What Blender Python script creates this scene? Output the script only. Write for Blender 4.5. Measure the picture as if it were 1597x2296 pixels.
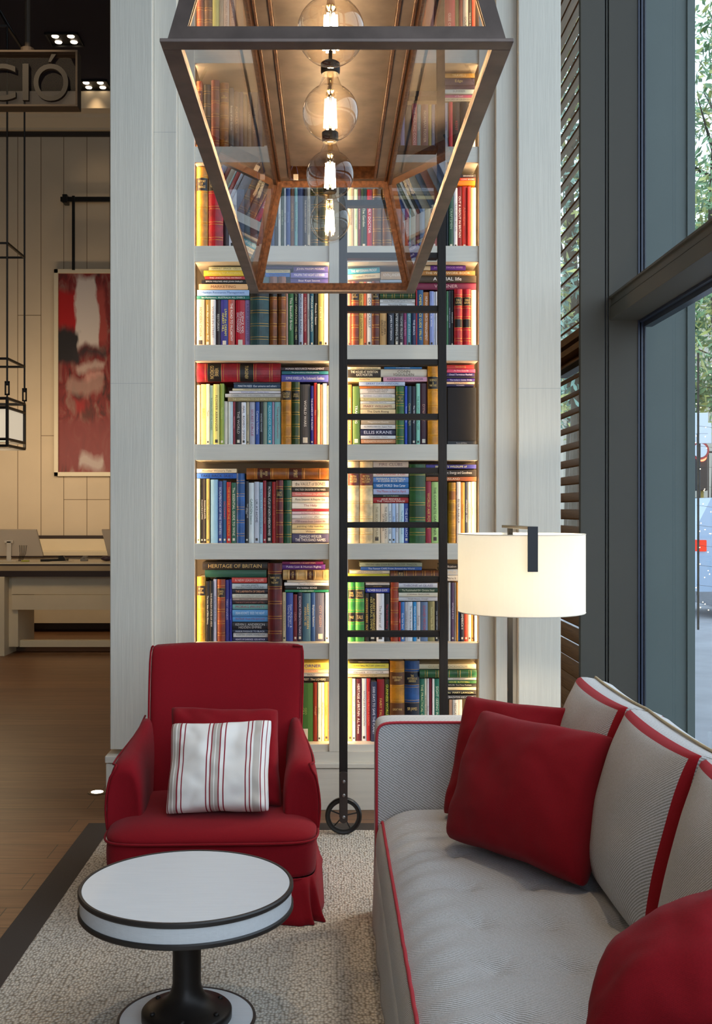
import bpy, bmesh, math, random
from mathutils import Vector, Matrix, noise
random.seed(7)
for o in list(bpy.data.objects): bpy.data.objects.remove(o, do_unlink=True)
S = bpy.context.scene
COL = S.collection
# ------------------------------------------------------------------ camera, world, light, exposure
F, CX, CY, H = 2411.0, 737.0, 1146.0, 1.55
cam = bpy.data.cameras.new('camera'); camo = bpy.data.objects.new('camera', cam); COL.objects.link(camo)
camo.location = (0, 0, H); camo.rotation_euler = (math.pi/2, 0, 0)
cam.sensor_fit = 'VERTICAL'; cam.sensor_height = 36; cam.lens = F/2296*36
cam.shift_x = (798.5-CX)/2296; cam.shift_y = -(1148-CY)/2296
cam.clip_start = 0.05; cam.clip_end = 200
S.camera = camo
S.view_settings.view_transform = 'Standard'; S.view_settings.look = 'None'
S.view_settings.gamma = 1; S.view_settings.exposure = 0.0
try: S.view_settings.use_curve_mapping = False
except Exception: pass
W = bpy.data.worlds.new('world'); S.world = W; W.use_nodes = True
bg = W.node_tree.nodes['Background']; bg.inputs[0].default_value = (0.68, 0.82, 1.0, 1); bg.inputs[1].default_value = 3.2

def lamp(name, kind, loc, energy, color=(1, .72, .42), size=.1, size_y=None, rot=(0, 0, 0), spot=None, parent=None, blend=.6):
    d = bpy.data.lights.new(name, kind); d.energy = energy; d.color = color
    if kind == 'AREA':
        d.size = size
        if size_y: d.shape = 'RECTANGLE'; d.size_y = size_y
    else: d.shadow_soft_size = size
    if spot: d.spot_size = math.radians(spot); d.spot_blend = blend
    o = bpy.data.objects.new(name, d); COL.objects.link(o); o.location = loc; o.rotation_euler = rot
    if parent is not None:
        o.parent = parent; o.location = Vector(loc)-wloc(parent)
    return o

# ------------------------------------------------------------------ helpers
def wx(px, Y): return (px-CX)*Y/F
def wz(py, Y): return H-(py-CY)*Y/F
def PT(px, py, Y): return Vector((wx(px, Y), Y, wz(py, Y)))
def lin(c): return c/12.92 if c <= .04045 else ((c+.055)/1.055)**2.4
def hx(h, a=1.0):
    return tuple(lin(int(h[i:i+2], 16)/255)*a for i in (0, 2, 4))+(1,)
def wloc(o):
    v = Vector(o.location)
    while o.parent: o = o.parent; v += Vector(o.location)
    return v

MC = {}
def mat(name, col, rough=.6, metal=0, bump=0, bscale=60, bstretch=(1, 1, 1), vary=0, vscale=8, vcol=None, spec=.5, emit=None, estr=0, coat=0, sheen=0):
    if name in MC: return MC[name]
    if isinstance(col, str): col = hx(col)
    m = bpy.data.materials.new(name); m.use_nodes = True; nt = m.node_tree; N = nt.nodes; L = nt.links
    b = N['Principled BSDF']
    b.inputs['Base Color'].default_value = col; b.inputs['Roughness'].default_value = rough
    b.inputs['Metallic'].default_value = metal; b.inputs['Specular IOR Level'].default_value = spec
    if coat: b.inputs['Coat Weight'].default_value = coat
    if sheen: b.inputs['Sheen Weight'].default_value = sheen; b.inputs['Sheen Roughness'].default_value = .5
    if emit:
        b.inputs['Emission Color'].default_value = hx(emit) if isinstance(emit, str) else emit
        b.inputs['Emission Strength'].default_value = estr
    tc = N.new('ShaderNodeTexCoord'); mp = N.new('ShaderNodeMapping'); L.new(tc.outputs['Object'], mp.inputs[0])
    mp.inputs['Scale'].default_value = bstretch
    if vary:
        n = N.new('ShaderNodeTexNoise'); n.inputs['Scale'].default_value = vscale; n.inputs['Detail'].default_value = 4
        L.new(mp.outputs[0], n.inputs['Vector'])
        mx = N.new('ShaderNodeMixRGB'); mx.inputs[1].default_value = col
        if vcol is None: v2 = tuple(c*(1-vary) for c in col[:3])+(1,)
        else: v2 = hx(vcol) if isinstance(vcol, str) else vcol
        mx.inputs[2].default_value = v2
        rp = N.new('ShaderNodeMapRange'); rp.inputs[1].default_value = .35; rp.inputs[2].default_value = .65
        L.new(n.outputs['Fac'], rp.inputs[0]); L.new(rp.outputs[0], mx.inputs[0]); L.new(mx.outputs[0], b.inputs['Base Color'])
    if bump:
        n2 = N.new('ShaderNodeTexNoise'); n2.inputs['Scale'].default_value = bscale; n2.inputs['Detail'].default_value = 3
        L.new(mp.outputs[0], n2.inputs['Vector'])
        bp = N.new('ShaderNodeBump'); bp.inputs['Strength'].default_value = bump; bp.inputs['Distance'].default_value = .002
        L.new(n2.outputs['Fac'], bp.inputs['Height']); L.new(bp.outputs[0], b.inputs['Normal'])
    MC[name] = m; return m

def glassmat(name, tint=(1, 1, 1, 1), refl=1.0, ior=1.5):
    if name in MC: return MC[name]
    m = bpy.data.materials.new(name); m.use_nodes = True; nt = m.node_tree; N = nt.nodes; L = nt.links
    N.remove(N['Principled BSDF']); out = N['Material Output']
    t = N.new('ShaderNodeBsdfTransparent'); t.inputs[0].default_value = tint
    g = N.new('ShaderNodeBsdfGlossy'); g.inputs['Roughness'].default_value = .0
    f = N.new('ShaderNodeFresnel'); f.inputs[0].default_value = ior
    mm = N.new('ShaderNodeMath'); mm.operation = 'MULTIPLY'; mm.inputs[1].default_value = refl
    ge = N.new('ShaderNodeNewGeometry'); ir = N.new('ShaderNodeMapRange'); ir.inputs[3].default_value = ior; ir.inputs[4].default_value = 1/ior
    L.new(ge.outputs['Backfacing'], ir.inputs[0]); L.new(ir.outputs[0], f.inputs[0])
    mx = N.new('ShaderNodeMixShader'); L.new(f.outputs[0], mm.inputs[0]); L.new(mm.outputs[0], mx.inputs[0])
    L.new(t.outputs[0], mx.inputs[1]); L.new(g.outputs[0], mx.inputs[2]); L.new(mx.outputs[0], out.inputs[0])
    MC[name] = m; return m

def emis(name, col, st):
    if name in MC: return MC[name]
    m = bpy.data.materials.new(name); m.use_nodes = True; nt = m.node_tree; N = nt.nodes
    N.remove(N['Principled BSDF']); e = N.new('ShaderNodeEmission')
    e.inputs[0].default_value = hx(col) if isinstance(col, str) else col; e.inputs[1].default_value = st
    nt.links.new(e.outputs[0], N['Material Output'].inputs[0]); MC[name] = m; return m

def BM(): return bmesh.new()
def box(bm, x0, x1, y0, y1, z0, z1, bev=0, seg=2):
    vs = [bm.verts.new((x, y, z)) for x in (x0, x1) for y in (y0, y1) for z in (z0, z1)]
    f = [(0, 1, 3, 2), (4, 6, 7, 5), (0, 4, 5, 1), (2, 3, 7, 6), (0, 2, 6, 4), (1, 5, 7, 3)]
    fs = [bm.faces.new([vs[i] for i in q]) for q in f]
    if bev:
        es = list({e for ff in fs for e in ff.edges})
        bmesh.ops.bevel(bm, geom=es, offset=bev, segments=seg, profile=.5, affect='EDGES')
    return vs
def obox(bm, p0, p1, w, h, up=Vector((0, 0, 1)), bev=0):
    """bar from p0 to p1, width w, height h"""
    p0 = Vector(p0); p1 = Vector(p1); d = (p1-p0).normalized(); s = d.cross(Vector(up)).normalized(); u = s.cross(d).normalized()
    vs = []
    for p in (p0, p1):
        for a, b in ((-1, -1), (1, -1), (1, 1), (-1, 1)): vs.append(bm.verts.new(p+s*a*w/2+u*b*h/2))
    fs = [bm.faces.new([vs[i] for i in q]) for q in ((3, 2, 1, 0), (4, 5, 6, 7), (0, 1, 5, 4), (1, 2, 6, 5), (2, 3, 7, 6), (3, 0, 4, 7))]
    if bev: bmesh.ops.bevel(bm, geom=list({e for ff in fs for e in ff.edges}), offset=bev, segments=2, profile=.5, affect='EDGES')
def poly(bm, pts, flip=False):
    vs = [bm.verts.new(p) for p in pts]
    return bm.faces.new(vs[::-1] if flip else vs)
def prism(bm, pts, off):
    """polygon pts extruded by vector off"""
    off = Vector(off); a = [bm.verts.new(p) for p in pts]; b = [bm.verts.new(Vector(p)+off) for p in pts]; n = len(a)
    bm.faces.new(a); bm.faces.new(b[::-1])
    for i in range(n): bm.faces.new((a[i], b[i], b[(i+1) % n], a[(i+1) % n]))
def loft(bm, rings, cap=True, closed=False):
    R = [[bm.verts.new(p) for p in r] for r in rings]; n = len(R[0]); m = len(R)
    for i in range(m if closed else m-1):
        a = R[i]; b = R[(i+1) % m]
        for j in range(n): bm.faces.new((a[j], a[(j+1) % n], b[(j+1) % n], b[j]))
    if cap and not closed:
        bm.faces.new(R[0][::-1]); bm.faces.new(R[-1])
    return R
def lathe(bm, prof, c=(0, 0, 0), n=48, cap=True):
    c = Vector(c)
    loft(bm, [[c+Vector((r*math.cos(2*math.pi*k/n), r*math.sin(2*math.pi*k/n), z)) for k in range(n)] for r, z in prof], cap)
def tube(bm, pts, r, n=8, closed=False, cap=True):
    pts = [Vector(p) for p in pts]; m = len(pts); rings = []; prev = None
    for i, p in enumerate(pts):
        if closed: d = pts[(i+1) % m]-pts[i-1]
        else: d = pts[min(i+1, m-1)]-pts[max(i-1, 0)]
        d.normalize()
        if prev is None:
            a = Vector((0, 0, 1)) if abs(d.z) < .9 else Vector((1, 0, 0)); s = d.cross(a).normalized()
        else: s = (prev-d*prev.dot(d)).normalized()
        prev = s; u = d.cross(s); rr = r[i] if isinstance(r, (list, tuple)) else r
        rings.append([p+s*rr*math.cos(2*math.pi*k/n)+u*rr*math.sin(2*math.pi*k/n) for k in range(n)])
    loft(bm, rings, cap, closed)
def srect(cx, cy, z, hx_, hy_, e=4, n=32, plane='xy'):
    out = []
    for k in range(n):
        a = 2*math.pi*(k+.5)/n; c, s = math.cos(a), math.sin(a)
        x = math.copysign(abs(c)**(2/e), c)*hx_; y = math.copysign(abs(s)**(2/e), s)*hy_
        out.append((cx+x, cy+y, z) if plane == 'xy' else ((cx+x, z, cy+y) if plane == 'xz' else (z, cx+x, cy+y)))
    return out

def smooth(me): me.polygons.foreach_set('use_smooth', [True]*len(me.polygons))
def obj(name, bm, m, parent=None, sm=False, sub=0, rot=None, pivot=None, fix=True, origin=None):
    if rot is not None: bmesh.ops.rotate(bm, cent=pivot or (0, 0, 0), matrix=rot, verts=bm.verts)
    if fix: bmesh.ops.recalc_face_normals(bm, faces=bm.faces)
    if parent is not None: off = wloc(parent)
    elif origin is not None: off = Vector(origin)
    else:
        xs = [v.co for v in bm.verts]
        off = Vector(((min(v.x for v in xs)+max(v.x for v in xs))/2, (min(v.y for v in xs)+max(v.y for v in xs))/2, min(v.z for v in xs)))
    bmesh.ops.translate(bm, vec=-off, verts=bm.verts)
    me = bpy.data.meshes.new(name); bm.to_mesh(me); bm.free()
    for mm in (m if isinstance(m, (list, tuple)) else [m]): me.materials.append(mm)
    if sm: smooth(me)
    o = bpy.data.objects.new(name, me); COL.objects.link(o)
    if parent is not None: o.parent = parent
    else: o.location = off
    if sub:
        md = o.modifiers.new('sub', 'SUBSURF'); md.levels = sub; md.render_levels = sub
    return o
def thing(name, label, cat, loc, group=None):
    o = bpy.data.objects.new(name, None); COL.objects.link(o); o.location = loc; o.empty_display_size = .1
    o['label'] = label; o['category'] = cat
    if group: o['group'] = group
    return o
def tag(o, label, cat, group=None, kind=None):
    o['label'] = label; o['category'] = cat
    if group: o['group'] = group
    if kind: o['kind'] = kind
    return o
def struct(name, bm, m, parent=None, **k):
    o = obj(name, bm, m, parent, **k)
    if parent is None: o['kind'] = 'structure'
    return o
TC = {}
def textmesh(s, res=2):
    if s in TC: return TC[s]
    cu = bpy.data.curves.new('txt', 'FONT'); cu.body = s; cu.align_x = 'CENTER'; cu.resolution_u = res; cu.space_line = .85
    o = bpy.data.objects.new('txt', cu); COL.objects.link(o)
    dg = bpy.context.evaluated_depsgraph_get(); dg.update()
    me = bpy.data.meshes.new_from_object(o.evaluated_get(dg))
    bpy.data.objects.remove(o, do_unlink=True)
    vs = [v.co.copy() for v in me.vertices]; fs = [tuple(p.vertices) for p in me.polygons]
    bpy.data.meshes.remove(me)
    if not vs: TC[s] = ([], [], 1, 1); return TC[s]
    x0 = min(v.x for v in vs); x1 = max(v.x for v in vs); y0 = min(v.y for v in vs); y1 = max(v.y for v in vs)
    c = Vector(((x0+x1)/2, (y0+y1)/2, 0)); vs = [v-c for v in vs]
    TC[s] = (vs, fs, x1-x0, y1-y0); return TC[s]
def lettering(name, s, c, ax, ay, w, h, m, parent, minasp=.55, thick=0, label=None):
    """text centred at c, running along ax with up ay, fitted in w x h"""
    vs, fs, tw, th = textmesh(s, 8 if thick else 2)
    if not vs: return None
    sy = h/th; sx = w/tw
    if sx > sy*1.15: sx = sy*1.15
    if sx < sy*minasp: sy = sx/minasp
    ax = Vector(ax); ay = Vector(ay); c = Vector(c); bm = BM(); n = ax.cross(ay)
    V = [bm.verts.new(c+ax*v.x*sx+ay*v.y*sy) for v in vs]
    for f in fs:
        try: bm.faces.new([V[i] for i in f])
        except ValueError: pass
    if thick:
        r = bmesh.ops.extrude_face_region(bm, geom=list(bm.faces))
        bmesh.ops.translate(bm, vec=n*thick, verts=[g for g in r['geom'] if isinstance(g, bmesh.types.BMVert)])
    o = obj(name, bm, m, parent, fix=bool(thick))
    return o

# ------------------------------------------------------------------ shared materials
def grainmat(name, col, ax=2, amt=.35, rough=.45, sc=9, vary=.06):
    st = [170, 170, 170]; st[ax] = 6
    return mat(name, col, rough, bump=amt, bscale=1.0, bstretch=tuple(s/ (1.0) for s in st), vary=vary, vscale=.6)
WHITE_V = grainmat('white_painted_wood_upright', 'dad2c2', 2)
WHITE_H = grainmat('white_painted_wood_lying', 'dad2c2', 0)
DARKW = mat('dark_stained_oak', '1e1713', .55, spec=.25, bump=.25, bscale=1, bstretch=(200, 200, 8), vary=.35, vscale=.7)
DARKWH = mat('dark_stained_oak_rung', '1e1713', .55, spec=.25, bump=.25, bscale=1, bstretch=(8, 200, 200), vary=.35, vscale=.7)
BRONZE = mat('aged_bronze', '75655c', .42, metal=.55, bump=.15, bscale=40, vary=.35, vscale=14)
COPPER = mat('brushed_copper_plate', '7a5c44', .38, metal=.85, bump=.1, bscale=1, bstretch=(90, 6, 90), vary=.25, vscale=3)
OLDWOOD = mat('bronze_inner_trim', '6a4226', .4, metal=.7, bump=.5, bscale=1, bstretch=(60, 60, 60), vary=.5, vscale=1.4)
BLACK = mat('black_satin_metal', '1b1917', .38, metal=.3)
GREYM = mat('grey_powder_coated_frame', '46423a', .55, spec=.3, bump=.05, bscale=300)
GREYD = mat('dark_frame_recess', '1d1b1a', .5)
GASKET = mat('blue_black_gasket', '1c2236', .35)
GLASS = glassmat('window_glass', (.93, .97, .96, 1), 1.0)
LGLASS = glassmat('lantern_glass', (.97, .97, .96, 1), 1.25)
BGLASS = glassmat('bulb_glass', (.96, .92, .86, 1), 1.3, 1.5)
def clothmat(name, col, col2, sc=420, bump=.35, ang=.785, mixamt=1.0, rough=.9, sheen=.05, wr=0):
    m = bpy.data.materials.new(name); m.use_nodes = True; nt = m.node_tree; N = nt.nodes; L = nt.links; b = N['Principled BSDF']
    b.inputs['Roughness'].default_value = rough; b.inputs['Specular IOR Level'].default_value = .2
    b.inputs['Sheen Weight'].default_value = sheen
    tc = N.new('ShaderNodeTexCoord'); mp = N.new('ShaderNodeMapping'); L.new(tc.outputs['Object'], mp.inputs[0])
    mp.inputs['Rotation'].default_value = (.6, .5, ang)
    w = N.new('ShaderNodeTexWave'); w.inputs['Scale'].default_value = sc/6.283; w.inputs['Distortion'].default_value = 0
    w.inputs['Detail'].default_value = 2; w.inputs['Detail Scale'].default_value = 2
    n = N.new('ShaderNodeTexNoise'); n.inputs['Scale'].default_value = 260; n.inputs['Detail'].default_value = 2
    dt = N.new('ShaderNodeVectorMath'); dt.operation = 'DOT_PRODUCT'; dt.inputs[1].default_value = (.40, .70, .59); L.new(tc.outputs['Object'], dt.inputs[0])
    cb = N.new('ShaderNodeCombineXYZ'); L.new(dt.outputs['Value'], cb.inputs[0]); L.new(cb.outputs[0], w.inputs[0]); L.new(mp.outputs[0], n.inputs['Vector'])
    ad = N.new('ShaderNodeMath'); ad.operation = 'ADD'; L.new(w.outputs['Fac'], ad.inputs[0]); L.new(n.outputs['Fac'], ad.inputs[1])
    ms = N.new('ShaderNodeMapRange'); ms.inputs[1].default_value = .5; ms.inputs[2].default_value = 1.5; L.new(ad.outputs[0], ms.inputs[0])
    mx = N.new('ShaderNodeMixRGB'); mx.inputs[1].default_value = hx(col); mx.inputs[2].default_value = hx(col2)
    L.new(ms.outputs[0], mx.inputs[0]); L.new(mx.outputs[0], b.inputs['Base Color'])
    bp = N.new('ShaderNodeBump'); bp.inputs['Strength'].default_value = bump; bp.inputs['Distance'].default_value = .0015
    L.new(ms.outputs[0], bp.inputs['Height'])
    if wr:
        n3 = N.new('ShaderNodeTexNoise'); n3.inputs['Scale'].default_value = 9; n3.inputs['Detail'].default_value = 2; n3.inputs['Distortion'].default_value = .6
        L.new(tc.outputs['Object'], n3.inputs['Vector'])
        b2 = N.new('ShaderNodeBump'); b2.inputs['Strength'].default_value = wr; b2.inputs['Distance'].default_value = .02
        L.new(n3.outputs['Fac'], b2.inputs['Height']); L.new(bp.outputs[0], b2.inputs['Normal']); L.new(b2.outputs[0], b.inputs['Normal'])
    else: L.new(bp.outputs[0], b.inputs['Normal'])
    MC[name] = m; return m
GREYC = clothmat('grey_twill_upholstery', 'd6d5d8', '969690', 330, .35)
REDC = clothmat('red_wool_upholstery', '8e0c1a', '780814', 1500, .25, wr=.12)
REDP = clothmat('red_cushion_cloth', '8c0b18', '760712', 1500, .25, wr=.07)
REDPIPE = mat('red_piping', 'b02c38', .8)
# ------------------------------------------------------------------ floor, ceiling, walls
def floormat():
    m = bpy.data.materials.new('oak_floor_boards'); m.use_nodes = True; nt = m.node_tree; N = nt.nodes; L = nt.links; b = N['Principled BSDF']
    tc = N.new('ShaderNodeTexCoord')
    br = N.new('ShaderNodeTexBrick'); br.inputs['Scale'].default_value = 1; br.inputs['Brick Width'].default_value = 3.4
    br.inputs['Row Height'].default_value = .2; br.inputs['Mortar Size'].default_value = .0025; br.offset = .37
    br.inputs['Color1'].default_value = hx('8a6240'); br.inputs['Color2'].default_value = hx('745034'); br.inputs['Mortar'].default_value = hx('3c2816')
    L.new(tc.outputs['Object'], br.inputs[0])
    mp = N.new('ShaderNodeMapping'); mp.inputs['Scale'].default_value = (2.2, 34, 34); L.new(tc.outputs['Object'], mp.inputs[0])
    n = N.new('ShaderNodeTexNoise'); n.inputs['Scale'].default_value = 1.2; n.inputs['Detail'].default_value = 6; n.inputs['Distortion'].default_value = .8; L.new(mp.outputs[0], n.inputs['Vector'])
    mx = N.new('ShaderNodeMixRGB'); mx.blend_type = 'MULTIPLY'; mx.inputs[0].default_value = .55
    cr = N.new('ShaderNodeValToRGB'); cr.color_ramp.elements[0].position = .3; cr.color_ramp.elements[0].color = hx('8a6a50'); cr.color_ramp.elements[1].position = .68; cr.color_ramp.elements[1].color = (1, 1, 1, 1)
    L.new(n.outputs['Fac'], cr.inputs[0]); L.new(br.outputs['Color'], mx.inputs[1]); L.new(cr.outputs[0], mx.inputs[2])
    L.new(mx.outputs[0], b.inputs['Base Color']); b.inputs['Roughness'].default_value = .42
    bp = N.new('ShaderNodeBump'); bp.inputs['Strength'].default_value = .3; bp.inputs['Distance'].default_value = .002
    L.new(br.outputs['Fac'], bp.inputs['Height']); bp.invert = True; L.new(bp.outputs[0], b.inputs['Normal'])
    return m
bm = BM(); box(bm, -9, 1.7, -5, 14.3, -.08, 0); struct('floor', bm, floormat(), origin=(0, 0, 0))
CEIL = 7.0
bm = BM(); box(bm, -9.1, 1.9, -5, 14.4, CEIL, CEIL+.1); struct('ceiling', bm, mat('navy_ceiling_paint', '1b1a30', .8))
PANEL = mat('cream_panelled_wall', 'cdbb9f', .7, vary=.05, vscale=3)
SEAM = mat('panel_seam', '7a6850', .8)
YW = 14.15
bm = BM(); box(bm, -9, 2, YW, YW+.15, 0, CEIL); wb = struct('wall_back', bm, PANEL)
bm = BM(); x = wx(-5, YW); k = 0
for px in (-62, -11, 40, 92, 143, 195, 246, 298, 349):
    X = wx(px, YW); box(bm, X-.004, X+.004, YW-.002, YW+.01, .25, wz(297, YW))
for (px0, px1, py) in ((40, 92, 707), (92, 143, 977), (143, 246, 1120)):
    box(bm, wx(px0, YW), wx(px1, YW), YW-.002, YW+.01, wz(py, YW)-.004, wz(py, YW)+.004)
struct('trim_1', bm, SEAM)
# cornice
bm = BM()
pts = [(0, 6.96), (-.30, 6.96), (-.30, 6.74), (-.22, 6.70), (-.20, 6.66), (-.14, 6.60), (-.10, 6.56), (-.10, 6.53), (0, 6.53)]
prism(bm, [(-9, YW+a, b) for a, b in pts], (11, 0, 0)); struct('trim_2', bm, mat('cornice_paint', 'd2bfa0', .7))
bm = BM(); z = wz(298, YW-.04); box(bm, -9, 2, YW-.05, YW, z-.04, z+.03); struct('trim_3', bm, mat('dark_picture_rail', '2a2018', .6))
bm = BM(); box(bm, -9, 2, YW-.03, YW, 0, .22); struct('baseboard_back', bm, mat('brown_skirting', '6a5444', .6))
bm = BM(); box(bm, -9.15, -9, -5, YW+.1, 0, CEIL); struct('wall_left', bm, PANEL)
bm = BM(); box(bm, -9, -1.2, -5.15, -5, 0, CEIL); struct('wall_rear_blocker', bm, PANEL)  # unseen wall, added to block daylight from behind; gap left at the right
# wainscot panels under the back dado
bm = BM()
for a, b_ in ((-4.6, -3.68), (-3.57, -2.5), (-2.4, -1.2)): 
    box(bm, a, b_, YW-.012, YW, .32, .70, .004)
struct('trim_4', bm, PANEL)

# ------------------------------------------------------------------ bookcase joinery
YB = 5.60
SH = [.335, .862, 1.381, 1.898, 2.416, 2.932, 3.449, 3.966, 4.483, 5.0]
ST = .083
XL0, XL1, XR0, XR1 = -.697, .002, .100, .781
TOPB = 5.6
bc = thing('bookcase', 'tall white built-in bookcase with lit bays filled with books', 'bookcase', (0.03, YB+.2, 0))
PK = .035
bm = BM()   # stepped architraves, left and right
def uprights(sgn):
    bm = BM()
    if sgn < 0: A = (-1.114, -.90); B = (-.90, -.783); C = (-.783, XL0)
    else: A = (.968, 1.184); B = (.862, .968); C = (XR1, .862)
    box(bm, A[0], A[1], 5.48, 6.05, .335, TOPB, .004)
    obj('pilaster', bm, WHITE_V, bc)
    bm = BM(); box(bm, B[0], B[1], 5.535, 6.04, .30, TOPB, .003); obj('side_panel', bm, WHITE_V, bc)
    bm = BM(); box(bm, C[0], C[1], 5.585, 5.625, .30, TOPB, .003); obj('face_frame', bm, WHITE_V, bc)
uprights(-1); uprights(1)
bm = BM(); box(bm, XL1, XR0, 5.585, 5.625, .30, TOPB, .003); box(bm, XL1+PK, XR0-PK, 5.62, 5.99, .30, TOPB)
obj('divider', bm, WHITE_V, bc)
bm = BM(); box(bm, -.80, .88, 5.99, 6.04, .1, TOPB); obj('back_panel', bm, mat('bookcase_back_paint', '8d7f6c', .8), bc)
bm = BM(); box(bm, XL0-PK-.03, XL0-PK, 5.62, 5.99, .1, TOPB); obj('inner_side', bm, WHITE_V, bc)
bm = BM(); box(bm, XR1+PK, XR1+PK+.03, 5.62, 5.99, .1, TOPB); obj('inner_side', bm, WHITE_V, bc)
for i, z in enumerate(SH):
    for (a, b_) in ((XL0, XL1), (XR0, XR1)):
        bm = BM(); box(bm, a, b_, YB, 5.99, z-(ST if i else .09), z, .002); obj('shelf', bm, WHITE_H, bc)
# plinth
bm = BM(); box(bm, -.90, .968, 5.57, 5.99, .0, .215, .003); obj('plinth', bm, WHITE_H, bc)
bm = BM(); box(bm, -.90, .968, 5.56, 5.99, .219, .245, .004); box(bm, -.90, .968, 5.585, 5.6, .245, .30); obj('ledge', bm, WHITE_H, bc)
for a, b_ in ((-1.128, -.888), (.955, 1.2)):
    bm = BM(); box(bm, a, b_, 5.445, 6.05, 0, .27, .003); obj('plinth_block', bm, WHITE_V, bc)
    bm = BM(); box(bm, a-.004, b_+.004, 5.437, 6.05, .275, .31, .004); obj('ledge', bm, WHITE_H, bc)
bm = BM()
for a, b_, y, z in ((-1.114, -.90, 5.4795, 2.2), (.968, 1.184, 5.4795, 2.175), (-.9, -.785, 5.5345, 3.5)): box(bm, a, b_, y, y+.002, z, z+.0015)
obj('joint_line', bm, mat('joint_shadow_gap', 'a8a59e', .8), bc)
# warm LED strips set behind the face frames
LEDM = emis('warm_led_strip', (1, .70, .40, 1), 24.0)
for X, s in ((XL0, -1), (XL1, 1), (XR0, -1), (XR1, 1)):
    bm = BM(); a, b_ = sorted((X+s*.008, X+s*.026)); box(bm, a, b_, 5.632, 5.640, .30, 4.9)
    o = obj('led_strip', bm, LEDM, bc); o['label'] = 'warm white light strip hidden behind the frame edge'

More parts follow.
